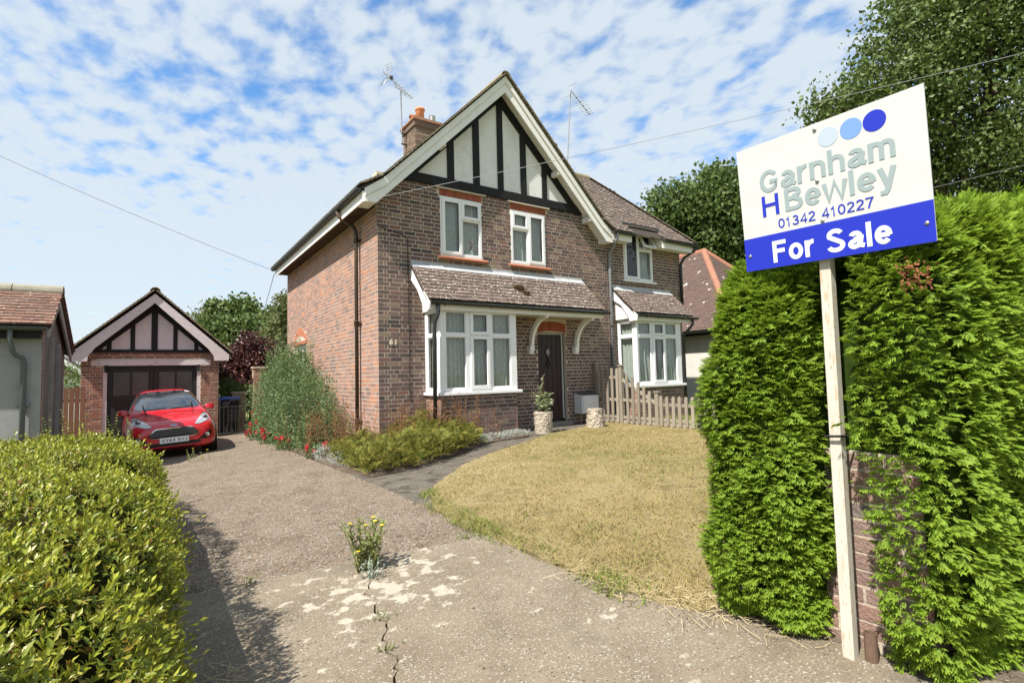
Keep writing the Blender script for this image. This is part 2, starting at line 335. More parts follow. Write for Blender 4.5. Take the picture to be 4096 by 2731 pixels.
# grass blades: short, dry
def blades(n, poly, box, hgt, name, cols, label, width=.005, seed=1, dens=None):
    r = np.random.default_rng(seed); P = np.stack([r.uniform(box[0], box[1], n), r.uniform(box[2], box[3], n)], -1)
    P = P[in_poly(P, poly)]
    if dens is not None: P = P[r.random(len(P)) < dens(P)]
    k = len(P); z = ground_z(P[:, 0], P[:, 1])+.008; a = r.uniform(0, 6.28, k); h = r.uniform(hgt[0], hgt[1], k)*(1+.4*vnoise(np.c_[P, z], 2.0, 3))
    lean = r.normal(0, .75, (k, 2))*h[:, None]; wv = np.stack([np.cos(a), np.sin(a)], -1)*(width*r.uniform(.6, 1.4, k))[:, None]
    b0 = np.c_[P-wv, z]; b1 = np.c_[P+wv, z]; tp = np.c_[P+lean, z+h*.8]
    V = np.stack([b0, b1, tp], 1).reshape(-1, 3); Fa = np.arange(3*k).reshape(-1, 3)
    return link(name, npmesh(name, V, Fa, cols), None, label, 'grass', kind='stuff')
m_blade = mat('dry_grass', [(0.171, 0.161, 0.0413), (0.307, 0.238, 0.0939), (0.366, 0.282, 0.124), (0.231, 0.197, 0.0639), (0.341, 0.258, 0.105), (0.197, 0.193, 0.0525)], 'mix', scale=1.8, rough=.8, transl=.25)
m_gblade = mat('green_grass', [(0.136, 0.176, 0.036), (0.2, 0.232, 0.056), (0.256, 0.264, 0.072)], 'piece', rough=.8, transl=.3)
NEAR = [(-1.1, -7.2), (-1.1, -3.0), (2.2, -1.5), (4.7, -.95), (4.75, -7)]
blades(190000, LAWN, (-1.1, 5.2, -7.15, -.4), (.018, .045), 'lawn_grass', m_blade, 'dry straw coloured mown grass of the front lawn', .0045, 1,
       lambda P: np.clip(1.25-.16*np.hypot(P[:, 0]+3.3, P[:, 1]+8.9), .25, 1))
blades(30000, LAWN, (-1.1, 5.2, -7.15, -.4), (.015, .04), 'lawn_grass', m_gblade, 'sparse green blades among the dry lawn grass', .0045, 2,
       lambda P: np.clip(.35+.9*vnoise(np.c_[P, P[:, :1]*0], 1.3, 9), 0, 1))
EDGE = [(-1.12, -6.9), (-1.12, -4.4), (-.9, -3.6), (-.7, -3.5), (-.8, -4.3), (-.88, -5.3), (-.84, -6.9)]
blades(5000, EDGE, (-1.15, -.7, -7, -3.4), (.03, .07), 'lawn_grass', m_gblade, 'longer green grass fringing the lawn beside the drive', .005, 4, lambda P: np.clip(.45+1.0*vnoise(np.c_[P, P[:, :1]*0], 2.5, 5), 0.05, 1))
blades(16000, [(5.14, -7), (5.14, -.6), (9, -.6), (9, -7)], (5.1, 9, -7, -.6), (.03, .08), 'neighbour_grass', m_gblade, 'green grass of the garden behind the picket fence', .008, 6)
# ================================================================ BRICK AND TILE HELPERS
m_mortar = mat('mortar', [(.46, .40, .315), (.53, .465, .37)], scale=6, rough=.95, bump=(90, .5, .006))
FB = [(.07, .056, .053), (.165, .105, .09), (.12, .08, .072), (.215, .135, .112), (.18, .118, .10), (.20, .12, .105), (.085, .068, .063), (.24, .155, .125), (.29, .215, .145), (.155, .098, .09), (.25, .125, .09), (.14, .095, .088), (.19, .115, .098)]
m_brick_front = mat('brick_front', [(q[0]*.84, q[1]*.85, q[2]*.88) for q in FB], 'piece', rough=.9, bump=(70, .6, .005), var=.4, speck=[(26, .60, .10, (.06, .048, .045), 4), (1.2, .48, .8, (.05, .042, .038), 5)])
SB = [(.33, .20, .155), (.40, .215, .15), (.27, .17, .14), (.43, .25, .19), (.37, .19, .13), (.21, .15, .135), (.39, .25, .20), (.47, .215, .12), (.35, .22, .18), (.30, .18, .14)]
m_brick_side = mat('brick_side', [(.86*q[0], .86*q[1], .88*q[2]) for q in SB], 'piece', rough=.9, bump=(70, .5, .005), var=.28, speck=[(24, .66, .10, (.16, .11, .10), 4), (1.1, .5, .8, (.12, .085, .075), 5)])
GB = [(.21, .095, .065), (.27, .12, .075), (.16, .085, .065), (.30, .155, .10), (.12, .075, .065), (.24, .105, .075)]
m_brick_garage = mat('brick_garage', GB, 'piece', rough=.9, bump=(70, .8, .01), var=.3)
m_brick_red = mat('brick_red', [(.26, .07, .035), (.31, .088, .045), (.22, .06, .032)], 'piece', rough=.85, bump=(60, .5, .006), var=.2)
m_brick_orange = mat('brick_orange', [(0.368, 0.136, 0.072), (0.416, 0.164, 0.092), (0.336, 0.12, 0.064)], 'piece', rough=.85, bump=(60, .4, .006), var=.15)

def brick_rects(L, z0, z1, holes=(), bond=0, bl=.225, bh=.075, j=.013, closer=True, clip=None):
    R_ = []; k0 = int(math.floor(z0/bh)); r = random.Random(int(L*1000)+bond)
    for k in range(k0, int(math.ceil(z1/bh))):
        a, b = k*bh+j/2, (k+1)*bh-j/2; a = max(a, z0); b = min(b, z1)
        if b-a < .02: continue
        u = 0.0; seq = []
        if (k+bond) % 2 == 0: seq = [bl]
        else: seq = [bl*.5, bl*.27]
        i = 0
        while u < L-.02:
            if i < len(seq): wd = seq[i]
            else: wd = bl if r.random() < .80 else bl*.5
            i += 1; e = min(u+wd, L)
            if L-e < .04: e = L
            R_.append((u+j/2, e-j/2, a, b)); u = e
    out_ = []
    for u0, u1, a, b in R_:
        parts = [(u0, u1)]
        for h in holes:
            if b <= h[2]+.012 or a >= h[3]-.012: continue
            q = []
            for p in parts:
                if p[1] <= h[0] or p[0] >= h[1]: q.append(p); continue
                if p[0] < h[0]-.03: q.append((p[0], h[0]-.004))
                if p[1] > h[1]+.03: q.append((h[1]+.004, p[1]))
            parts = q
        for p in parts:
            if clip is None or clip((p[0]+p[1])/2, (a+b)/2): out_.append((p[0], p[1], a, b))
    return out_
class Masonry:
    """bricks of one thing: the `cap` nearest become single objects, the rest one joined part per wall"""
    def __init__(s, cap=300): s.items = []; s.cap = cap
    def wall(s, parent, O, U, Nn, rects, m, depth=.03, proud=.0025):
        O, U, Nn = map(lambda q: np.array(q, float), (O, U, Nn)); Z = np.array((0, 0, 1.))
        for u0, u1, a, b in rects:
            c = O+U*(u0+u1)/2+Z*(a+b)/2+Nn*(proud+random.uniform(-.0015, .0015))
            s.items.append((float(np.linalg.norm(c-CAM)), parent, c, U, Nn, u1-u0, b-a, m, depth))
    def build(s, name='brick', mass='brickwork'):
        s.items.sort(key=lambda t: t[0]); cache = {}; rest = {}
        for i, (d, par, c, U, Nn, wd, hh, m, dep) in enumerate(s.items):
            if i < s.cap:
                key = (round(wd, 3), round(hh, 3), m.name, dep)
                if key not in cache: cache[key] = MB().box(-wd/2, wd/2, 0, dep, -hh/2, hh/2).mesh(name, m)
                o = link(name, cache[key], par); ang = math.atan2(U[1], U[0]); o.location = c; o.rotation_euler = (0, random.uniform(-.006, .006), ang)
                # local -y is the outward face
                if np.dot(np.array((math.sin(ang), -math.cos(ang), 0)), Nn) < 0: o.rotation_euler = (0, 0, ang+math.pi)
            else: rest.setdefault((par.name, m.name), (par, m, []))[2].append((c, U, Nn, wd, hh, dep))
        for par, m, L_ in rest.values():
            V = []; 
            for c, U, Nn, wd, hh, dep in L_:
                t = random.uniform(-.004, .004); Z = np.array((0, 0, 1.))+U*t
                for sn in (0, -dep):
                    for su, sz in ((-1, -1), (1, -1), (1, 1), (-1, 1)): V.append(c+U*su*wd/2+Z*sz*hh/2+Nn*sn)
            base = np.array([(0, 1, 2, 3), (1, 5, 6, 2), (3, 2, 6, 7), (4, 0, 3, 7), (4, 5, 1, 0)]); Fa = (base[None]+(np.arange(len(L_))*8)[:, None, None]).reshape(-1, 4)
            link(mass, npmesh(mass, np.array(V), Fa, m), par, kind='stuff')
def panel(mb, axis, c0, c1, u0, u1, z0, z1, holes):
    """wall body with openings; axis 1: runs along x, thickness y c0..c1; axis 0: runs along y, thickness x"""
    us = sorted({u0, u1, *[min(max(h[i], u0), u1) for h in holes for i in (0, 1)]}); zs = sorted({z0, z1, *[min(max(h[i], z0), z1) for h in holes for i in (2, 3)]})
    for a, b in zip(us, us[1:]):
        run = None
        for c, d in zip(zs, zs[1:]):
            solid = not any(h[0] < (a+b)/2 < h[1] and h[2] < (c+d)/2 < h[3] for h in holes)
            if solid: run = (run[0], d) if run else (c, d)
            if (not solid or d == zs[-1]) and run:
                if axis == 1: mb.box(a, b, c0, c1, *run)
                else: mb.box(c0, c1, a, b, *run)
                run = None
    return mb
TILE = dict(w=.165, gauge=.10)
class Tiling:
    def __init__(s, cap=300): s.items = []; s.cap = cap
    def slope(s, parent, O, U, V, ulen, vlen, m, keep=None, wdt=.165, gauge=.10, thick=.019, near=0.0):
        O, U, V = map(lambda q: np.array(q, float), (O, U, V)); U = U/np.linalg.norm(U); V = V/np.linalg.norm(V); Nn = np.cross(U, V)
        for j in range(int(vlen/gauge)+1):
            off = 0 if j % 2 == 0 else -wdt/2
            for i in range(-1, int(ulen/wdt)+2):
                a = max(0, i*wdt+off); b = min(ulen, (i+1)*wdt+off)
                if b-a < .03: continue
                v = j*gauge
                if v > vlen: continue
                if keep and not keep((a+b)/2, v+gauge/2): continue
                ln = min(gauge*1.55, vlen-v+.03)
                c = O+U*(a+b)/2+V*(v+random.uniform(-.006, .006))+Nn*random.uniform(0, .003)
                s.items.append((float(np.linalg.norm(c-CAM))-near, parent, c, U, V, Nn, b-a-.004, ln, thick, m))
    def build(s, name='roof_tile', mass='roof_tiling'):
        s.items.sort(key=lambda t: t[0]); cache = {}; rest = {}
        tl = .13                                           # tilt of each tile over the one below
        for i, (d, par, c, U, V, Nn, wd, ln, th, m) in enumerate(s.items):
            r1 = random.uniform(-.012, .012); V2 = V*math.cos(tl)-Nn*math.sin(tl); N2 = Nn*math.cos(tl)+V*math.sin(tl); c2 = c+Nn*(math.sin(tl)*ln*.72)
            U2 = U*math.cos(r1)+N2*math.sin(r1); N2 = N2*math.cos(r1)-U*math.sin(r1)
            if i < s.cap:
                key = (round(wd, 2), round(ln, 2), m.name)
                if key not in cache: cache[key] = MB().box(-wd/2, wd/2, 0, ln, 0, th).mesh(name, m)
                o = link(name, cache[key], par)
                o.matrix_local = Matrix(((U2[0], V2[0], N2[0], c2[0]), (U2[1], V2[1], N2[1], c2[1]), (U2[2], V2[2], N2[2], c2[2]), (0, 0, 0, 1)))
            else: rest.setdefault((par.name, m.name), (par, m, []))[2].append((c2, U2, V2, N2, wd, ln, th))
        for par, m, L_ in rest.values():
            c, U, V, Nn = (np.array([q[k] for q in L_]) for k in range(4)); wd, ln, th = (np.array([q[k] for q in L_])[:, None] for k in (4, 5, 6))
            vs = [c-U*wd/2, c+U*wd/2, c+U*wd/2+V*ln, c-U*wd/2+V*ln]; vs = vs+[q+Nn*th for q in vs]
            base = np.array([(3, 2, 1, 0), (4, 5, 6, 7), (0, 1, 5, 4), (1, 2, 6, 5), (3, 0, 4, 7)]); Fa = (base[None]+(np.arange(len(L_))*8)[:, None, None]).reshape(-1, 4)
            link(mass, npmesh(mass, np.stack(vs, 1).reshape(-1, 3), Fa, m), par, kind='stuff')
LICH = [(26, .59, .05, (.50, .46, .40), 3), (12, .58, .08, (.08, .07, .055), 4)]
m_tile = mat('old_tile', [(0.0968, 0.0704, 0.0598), (0.15, 0.11, 0.0924), (0.119, 0.088, 0.0748), (0.176, 0.128, 0.106)], 'piece', rough=.95, bump=(60, .8, .01), var=.35, speck=LICH)
m_tile_verge = mat('mossy_tile', [(0.128, 0.106, 0.0723), (0.212, 0.178, 0.123), (0.162, 0.14, 0.0935)], 'piece', rough=.95, bump=(60, .8, .01), var=.35, speck=[(30, .60, .06, (.33, .31, .24), 3)])
m_tile_red = mat('red_tile', [(0.17, 0.0978, 0.0723), (0.136, 0.0765, 0.0595), (0.212, 0.119, 0.085), (0.162, 0.106, 0.085)], 'piece', rough=.95, bump=(60, .7, .01), var=.3, speck=[(22, .64, .06, (.45, .40, .33), 3), (9, .60, .10, (.10, .08, .06), 4)])
m_tile_far = mat('neighbour_tile', [(0.108, 0.072, 0.06), (0.132, 0.088, 0.072), (0.096, 0.0656, 0.056)], 'piece', rough=.95, var=.3, bump=(40, .6, .01), speck=[(4.2, .66, .04, (.50, .46, .40), 3)])
m_ridge = mat('clay_ridge', [(0.289, 0.123, 0.0774), (0.326, 0.151, 0.101)], scale=8, rough=.9, bump=(50, .5, .01), var=.2)
m_ridge_old = mat('mossy_ridge', [(.20, .17, .11), (.30, .26, .17)], scale=9, rough=.95, bump=(50, .8, .01), var=.3)
m_white = mat('white_paint', [(.70, .69, .65), (.78, .77, .73)], scale=5, rough=.55, spec=.4, var=.04, speck=[(9, .72, .05, (.42, .39, .33), 6)])
m_upvc = mat('white_upvc', [(0.72, 0.72, 0.711), (0.756, 0.756, 0.747)], scale=2, rough=.3, spec=.5)
m_black = mat('black_timber', [(.008, .008, .008), (.014, .0135, .013)], scale=12, rough=.7, bump=(40, .4, .004), stretch=(6, 6, 1))
m_render = mat('white_render', [(0.646, 0.636, 0.608), (0.712, 0.703, 0.674), (0.589, 0.58, 0.551)], scale=2.5, rough=.85, bump=(30, .3, .006), var=.05)
m_pipe = mat('black_pipe', [(.018, .02, .02), (.03, .032, .032)], scale=6, rough=.45, spec=.5)
m_iron = mat('weathered_iron', [(.02, .022, .02), (.05, .035, .022), (.10, .055, .025)], scale=2.2, rough=.6, bump=(60, .3, .004))
m_grey_pipe = mat('grey_pipe', [(.16, .165, .17), (.21, .215, .22)], scale=3, rough=.4, spec=.5)
m_lead = mat('lead_flashing', [(0.32, 0.328, 0.336), (0.44, 0.448, 0.456)], scale=5, rough=.6, bump=(25, .4, .006))
m_glass = glass('window_glass')
def net_mat():
    m = mat('net_curtain', [(0.456, 0.494, 0.446), (0.589, 0.617, 0.57)], scale=14, rough=.95, bump=(220, .5, .004), var=.22, transl=.35); return m
m_net = net_mat()
m_darkroom = mat('dark_room', (.05, .05, .05), rough=.95)
# ================================================================ THE HOUSE
house = thing('semi_detached_house', 'brick semi-detached house with black and white timbered gable and tiled porch', 'house')
GCX = 2.64                                     # centre line of the gable
H_W1 = (1.255, 2.18, 3.225, 4.392); H_W2 = (2.897, 3.81, 3.23, 4.378); H_RW = (6.245, 7.29, 3.16, 4.4)
H_DOOR = (3.52, 4.30, -.4, 1.80); H_BAY = (.90, 2.5, .62, 2.12); H_BAY2 = (5.95, 7.5, .6, 2.1)
fh = [H_W1, H_W2, H_RW, H_DOOR, H_BAY, H_BAY2]
mb = MB(); panel(mb, 1, 0, .22, 0, 5.62, -.7, 4.62, fh); panel(mb, 1, 0, .22, 5.62, 8.38, -.7, 4.16, fh)
front_wall = mb.build('front_wall', m_mortar, house)
mb = MB(); panel(mb, 0, 0, .22, .22, 7.48, -1, 4.08, [(5.2, 6.55, .8, 1.84)])
side_wall = mb.build('side_wall', m_mortar, house)
mb = MB().box(.22, 8.38, 7.26, 7.48, -1, 4.1).box(8.16, 8.38, .22, 7.26, -1, 4.1); mb.build('rear_wall', m_brick_front, house)
ms = Masonry(300)
SOLD = [(1.22, 2.21, 4.35, 4.56), (2.87, 3.85, 4.35, 4.56), (3.5, 4.33, 1.78, 2.05)]; SILLS = [(1.17, 2.29, 3.165, 3.21), (2.81, 3.91, 3.165, 3.21)]
hb = fh+SOLD+SILLS
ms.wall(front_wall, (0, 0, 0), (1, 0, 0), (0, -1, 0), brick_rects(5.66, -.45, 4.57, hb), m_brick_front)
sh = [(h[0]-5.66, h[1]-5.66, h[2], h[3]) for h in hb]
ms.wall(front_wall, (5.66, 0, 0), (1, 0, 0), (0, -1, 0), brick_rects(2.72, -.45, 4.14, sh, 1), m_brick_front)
SW_ARCH = (5.08, 6.66, 1.82, 2.32)
sh = [(7.48-h[1], 7.48-h[0], h[2], h[3]) for h in [(5.2, 6.55, .8, 1.84), SW_ARCH]]
def rev(rects, L): return [(L-b, L-a, c, d) for a, b, c, d in rects]
rr = brick_rects(7.48, -.6, 3.95, [(5.2, 6.55, .8, 1.84)], 1, clip=lambda u, z: not (SW_ARCH[0] < u < SW_ARCH[1] and 1.8 < z < 1.99+.27*(1-((u-5.87)/.8)**2)))
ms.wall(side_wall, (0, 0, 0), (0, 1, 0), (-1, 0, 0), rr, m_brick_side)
# soldier courses over the openings
def soldiers(parent, x0, x1, z0, z1, y, m, n, curve=0.0, name='lintel_brick'):
    w_ = (x1-x0)/n
    for i in range(n):
        c = x0+w_*(i+.5); dz = curve*(1-((c-(x0+x1)/2)/((x1-x0)/2))**2)
        o = MB().box(-w_/2+.004, w_/2-.004, 0, .04, z0+dz, z1+dz*1.2).build(name, m, parent); o.location = (c, y, 0)
soldiers(front_wall, 1.24, 2.19, 4.40, 4.525, -.010, m_brick_red, 13); soldiers(front_wall, 2.88, 3.84, 4.39, 4.52, -.010, m_brick_red, 13)
soldiers(front_wall, 3.52, 4.31, 1.80, 2.0, -.010, m_brick_red, 11, .035)
MB().box(1.16, 2.28, -.05, 0, 4.53, 4.555).box(2.82, 3.92, -.05, 0, 4.525, 4.55).build('mortar_ledge', m_mortar, front_wall)
# orange tile sills
def tile_sill(x0, x1, z):
    n = int((x1-x0)/.16)
    for i in range(n):
        a = x0+(x1-x0)*i/n; b = x0+(x1-x0)*(i+1)/n
        MB().prism([(-.085, z-.012), (0, z+.03), (0, z+.012), (-.085, z-.03)], 0, a+.003, b-.003).build('sill_tile', m_brick_orange, house)
        MB().prism([(-.065, z-.034), (0, z+.004), (0, z-.014), (-.065, z-.052)], 0, a+.05, min(b+.047, x1)).build('sill_tile', m_brick_orange, house)
tile_sill(1.17, 2.29, 3.195); tile_sill(2.81, 3.91, 3.195)
# arch of the side window
av = MB(); n = 26; lo, hi = [], []
for i in range(n+1):
    y = 5.1+1.54*i/n; q = 1-((y-5.87)/.77)**2; hi.append((y, 1.97+.30*q)); lo.append((y, 1.90+.17*q))
av.prism([(5.1, 1.84)]+lo[:1]+hi+lo[-1:][::-1]+[(6.64, 1.84)]+lo[-2:0:-1], 0, -.014, .02); av.build('segmental_arch', m_brick_orange, side_wall)
MB().prism(lo[2:-2]+[(6.5, 1.93), (5.24, 1.93)], 0, -.010, .02).build('tympanum', m_mortar, side_wall)
MB().box(-.015, .03, 5.1, 6.64, 1.843, 1.93).build('brick_lintel', m_brick_orange, side_wall)

def wavy(parent, W, H, amp=.018, waves=9, seed=0, gather=None, m=None, loc=(0, 0, 0), rz=0, label=None):
    r = random.Random(seed); nu, nv = waves*8, 14; V = []; ph = [r.uniform(-.5, .5) for _ in range(4)]
    for j in range(nv+1):
        t = j/nv
        for i in range(nu+1):
            s_ = i/nu; x = s_*W
            if gather: x = s_*W*(1-gather*math.sin(math.pi*min(1, (1-t)*1.15))*.5*(1-t)) 
            V.append((x, amp*math.sin(s_*waves*6.283+ph[0]+.8*math.sin(s_*5+ph[1])+.5*t)+amp*.5*math.sin(s_*waves*14+ph[2]), t*H))
    Fq = [(j*(nu+1)+i, j*(nu+1)+i+1, (j+1)*(nu+1)+i+1, (j+1)*(nu+1)+i) for j in range(nv) for i in range(nu)]
    o = MB().add(V, Fq).build('net_curtain', m or m_net, None, label, 'curtain', 'net curtains behind the house windows', smooth=True); o.location = loc; o.rotation_euler = (0, 0, rz); return o
def window(loc, rz, W, H, cells, depth=.07, name='window', parent=None):
    """cells: (x0,x1,z0,z1,opens) glass openings; frame is the rest. local -y is outside"""
    P = house if parent is None else parent
    fm = MB(); panel(fm, 1, 0, depth, 0, W, 0, H, [c[:4] for c in cells])
    fo = fm.build(name, m_upvc, P, bevel=.004); fo.location = loc; fo.rotation_euler = (0, 0, rz)
    for c in cells:
        x0, x1, z0, z1, op = c
        i = .0
        if op:
            i = .042; sm_ = MB(); panel(sm_, 1, -.022, .03, x0-.022, x1+.022, z0-.022, z1+.022, [(x0+i, x1-i, z0+i, z1-i)])
            sm_.build('sash', m_upvc, fo, bevel=.006)
            gl = MB().box(x0+i-.004, x1-i+.004, .006, .016, z0+i-.004, z1-i+.004)
        else:
            be = MB(); panel(be, 1, .012, .03, x0-.004, x1+.004, z0-.004, z1+.004, [(x0+.016, x1-.016, z0+.016, z1-.016)]); be.build('glazing_bead', m_upvc, fo)
            gl = MB().box(x0-.002, x1+.002, .034, .044, z0-.002, z1+.002)
        gl.build('pane', m_glass, fo)
        sl = MB(); panel(sl, 1, .002 if op else .03, .02 if op else .048, x0+i-.001, x1-i+.001, z0+i-.001, z1-i+.001, [(x0+i+.009, x1-i-.009, z0+i+.009, z1-i-.009)]); sl.build('gasket', m_black, fo)
    return fo
W_, H_ = .925, 1.167
window((1.255, -.005, 3.225), 0, W_, H_, [(.055, .44, .06, H_-.06, 1), (.485, W_-.05, .79, H_-.06, 1), (.485, W_-.05, .06, .745, 0)])
W_, H_ = .913, 1.148
window((2.897, -.005, 3.23), 0, W_, H_, [(.05, .43, .78, H_-.06, 1), (.05, .43, .06, .735, 0), (.475, W_-.05, .06, H_-.06, 1)])
W_, H_ = 1.045, 1.23
rw = window((6.245, -.005, 3.16), 0, W_, H_, [(.05, .50, .06, H_-.05, 1), (.565, W_-.05, .06, .78, 0), (.565, W_-.05, .85, H_-.05, 0)])
MB().box(-.06, W_+.06, -.07, .02, -.05, 0).build('sill', m_upvc, rw, bevel=.006)
# its top light, propped open
vs_ = MB(); panel(vs_, 1, 0, .045, 0, .47, 0, .40, [(.07, .40, .06, .34)]); vo = vs_.build('top_light', m_upvc, rw, bevel=.005); vo.location = (.545, -.03, 1.215); vo.rotation_euler = (math.radians(-24), 0, 0)
for v_ in vo.data.vertices: v_.co.z -= .40
MB().box(.07, .40, .015, .025, -.34, -.06).build('top_light_pane', m_glass, rw).matrix_local = Matrix.Translation((.545, -.03, 1.215)) @ Matrix.Rotation(math.radians(-24), 4, 'X')
side_win = window((.06, 6.55, .8), -math.pi/2, 1.35, 1.04, [(.06, .63, .06, .98, 0), (.72, 1.29, .06, .98, 0)], parent=house)
# curtains
wavy(None, .85, 1.1, .014, 7, 1, loc=(1.30, .09, 3.26), label='net curtain hanging behind the upper window with flowers on its sill')
wavy(None, .84, 1.08, .016, 7, 2, .25, loc=(2.94, .09, 3.27), label='net curtain hanging behind the upper window over the porch door')
wavy(None, .42, 1.0, .02, 4, 3, .5, loc=(6.82, .12, 3.22), label='gathered net curtain behind the upper window under the flat dormer')
# flowers on the inner sill of the first upper window
fl = thing('flower_vase', 'pink and white flowers on the inside sill of an upper window', 'flowers', (1.98, .09, 3.29))
MB().lathe([(.03, 0), (.04, .05), (.025, .12), (.03, .13)]).build('vase', m_upvc, fl, smooth=True)
m_pink = mat('pale_pink', [(.62, .38, .42), (.72, .60, .60), (.5, .3, .36)], 'piece', rough=.8)
mb = MB()
for k in range(9):
    a = k*2.4; r_ = .03+.07*(k % 3)/2; z = .16+.05*(k % 4); x, y = r_*math.cos(a), .25*r_*math.sin(a)
    MB().lathe([(.004, -.02), (.026, -.008), (.03, .008), (.012, .022)], (x, y, z), 8).build('bloom', m_pink, fl)
    mb.tube([(0, 0, .1), (x*.6, y*.6, z-.05), (x, y, z-.01)], .003, 5)
mb.build('stems', mat('stem_green', (.06, .11, .03), rough=.8), fl)

# ---- gable: render panels and black timbers
def slope_z(x, top, k=1.005): return top-k*abs(x-GCX)
tz = 6.95
gp = [1.42, 1.57, 2.005, 2.155, 2.60-.005, 2.735, 3.18, 3.33, 3.755, 3.89]
MB().prism([(GCX-2.35, 4.60), (GCX+2.35, 4.60), (GCX, 6.96)], 1, .0, .2).build('gable_render', m_render, house)
MB().box(.33, 4.95, -.05, .0, 4.565, 4.742).build('tie_beam', m_black, house, bevel=.006)
for i in range(5):
    a, b = gp[2*i], gp[2*i+1]; za, zb = slope_z(a, 6.66), slope_z(b, 6.66)
    if a < GCX < b: pts = [(a, 4.742), (b, 4.742), (b, zb), (GCX, 6.66), (a, za)]
    else: pts = [(a, 4.742), (b, 4.742), (b, zb), (a, za)]
    MB().prism(pts, 1, -.028, .0).build('timber_post', m_black, house, bevel=.005)
for sgn in (-1, 1):
    f_ = lambda d, z: (GCX+sgn*d, z)
    MB().prism([f_(0, 6.60), f_(0, 6.97), f_(2.42, 4.55), f_(2.05, 4.55)], 1, -.032, .0).build('timber_rafter', m_black, house)
# ---- gable verge: bargeboards with flared foot, moulding, soffit
YB = -.30
for sgn in (-1, 1):
    f_ = lambda d, z: (GCX+sgn*d, z)
    MB().prism([f_(0, 6.70), f_(0, 6.93), f_(2.60, 4.29), f_(2.96, 4.05), f_(2.965, 3.93), f_(2.755, 3.935)], 1, YB, YB+.03).build('bargeboard', m_white, house, bevel=.004)
    MB().prism([f_(0, 6.90), f_(0, 7.04), f_(2.64, 4.385), f_(2.97, 4.15), f_(2.965, 4.02), f_(2.60, 4.26)], 1, YB-.028, YB).build('verge_moulding', m_white, house, bevel=.004)
    MB().prism([f_(0, 6.86), f_(0, 6.90), f_(2.62, 4.24), f_(2.78, 4.08), f_(2.76, 4.04), f_(2.60, 4.20)], 1, YB+.03, .0).build('verge_soffit', m_white, house)
    MB().box(*sorted((GCX+sgn*2.76, GCX+sgn*2.965)), YB+.03, .10, 3.935, 4.05).build('eaves_box', m_white, house)
    for d, L_ in ((1.42, .28), (2.32, .28)):
        z = slope_z(GCX+d, 6.80)
        if sgn < 0 and d > 2: continue
        o = MB().box(-.05, .05, YB+.03, 0, -.05, .06).build('purlin_end', m_white, house, bevel=.005); o.location = (GCX+sgn*d, 0, z-.06)
# ---- main gable roof: deck, tiles, ridge
EZ = 4.13
deck = MB(); top = 7.00
for sgn in (-1, 1):
    f_ = lambda d, z: (GCX+sgn*d, z)
    deck.prism([f_(0, top), f_(0, top+.05), f_(2.62, 4.41), f_(3.02, 4.18), f_(3.0, 4.13), f_(2.60, 4.36)], 1, YB-.02, 7.75)
roof = deck.build('roof', mat('roof_deck', (.05, .042, .035), rough=.95), house)
MB().prism([(.1, 4.05), (5.2, 4.05), (GCX, 6.98)], 1, 7.28, 7.48).build('rear_gable', m_brick_side, house)
ts = Tiling(300)
for sgn in (-1, 1):
    V = np.array((-sgn*.705, 0, .709)); U = np.array((0, 1., 0)) if sgn > 0 else np.array((0, -1., 0)); O = np.array((GCX+sgn*2.62, YB-.085 if sgn > 0 else 7.75, 4.44))
    ts.slope(roof, O, U, V, 8.135, 3.68, m_tile_verge, near=-60, thick=.022)
    V = np.array((-sgn*.40, 0, .23)); O = np.array((GCX+sgn*3.05, YB-.085 if sgn > 0 else 7.75, 4.19)); ts.slope(roof, O, U, V, 8.135, .44, m_tile_verge, near=-60, thick=.022)
def ridge(parent, a, b, r, m, seg=.42, name='ridge_tile'):
    a, b = Vector(a), Vector(b); n = max(1, int((b-a).length/seg)); d = (b-a)/n; x = d.cross(Vector((0, 0, 1))).normalized(); up = x.cross(d).normalized()
    for i in range(n):
        p = a+d*i; q = p+d*.985; vs = []
        for c, rr_ in ((p, r), (q, r*.97)):
            for k in range(9):
                t = math.pi*(k/8*1.2-.1); vs.append(c+x*(rr_*math.cos(t))+up*(rr_*math.sin(t)-r*.35))
        vs += [v-up*.02 for v in vs]
        fs = [(k, k+1, 9+k+1, 9+k) for k in range(8)]+[(18+k+1, 18+k, 27+k, 27+k+1) for k in range(8)]+[(k+1, k, 18+k, 18+k+1) for k in range(8)]+[(9+k, 9+k+1, 27+k+1, 27+k) for k in range(8)]
        MB().add(vs, fs).build(name, m, parent)
ridge(roof, (GCX, YB-.06, 7.06), (GCX, 7.75, 7.06), .115, m_ridge_old)
# ---- side eaves: fascia, soffit, gutter
MB().box(-.345, -.32, YB+.031, 7.45, 3.93, 4.12).build('fascia', m_white, house)
MB().box(-.32, 0, .101, 7.45, 3.985, 4.01).build('soffit', mat('shaded_brown_soffit', [(.06, .035, .022), (.09, .055, .035)], scale=5, rough=.9), house)  # brown stain, with the shade under the eaves put into its dark colour
def gutter(a, b, r, m, parent, name='gutter'):
    a, b = Vector(a), Vector(b); d = (b-a).normalized(); x = d.cross(Vector((0, 0, 1))).normalized(); vs = []; nn = 9
    for rad in (r, r-.006):
        for c in (a, b):
            for k in range(nn):
                t = math.pi+math.pi*k/(nn-1); vs.append(c+x*(rad*math.cos(t))+Vector((0, 0, rad*math.sin(t))))
    fs = [(k, k+1, nn+k+1, nn+k) for k in range(nn-1)]+[(2*nn+k+1, 2*nn+k, 3*nn+k, 3*nn+k+1) for k in range(nn-1)]
    fs += [(0, nn, 3*nn, 2*nn), (nn-1, 3*nn-1, 4*nn-1, 2*nn-1), tuple(range(nn)), tuple(range(nn, 2*nn))[::-1]]
    return MB().add(vs, fs).build(name, m, parent)
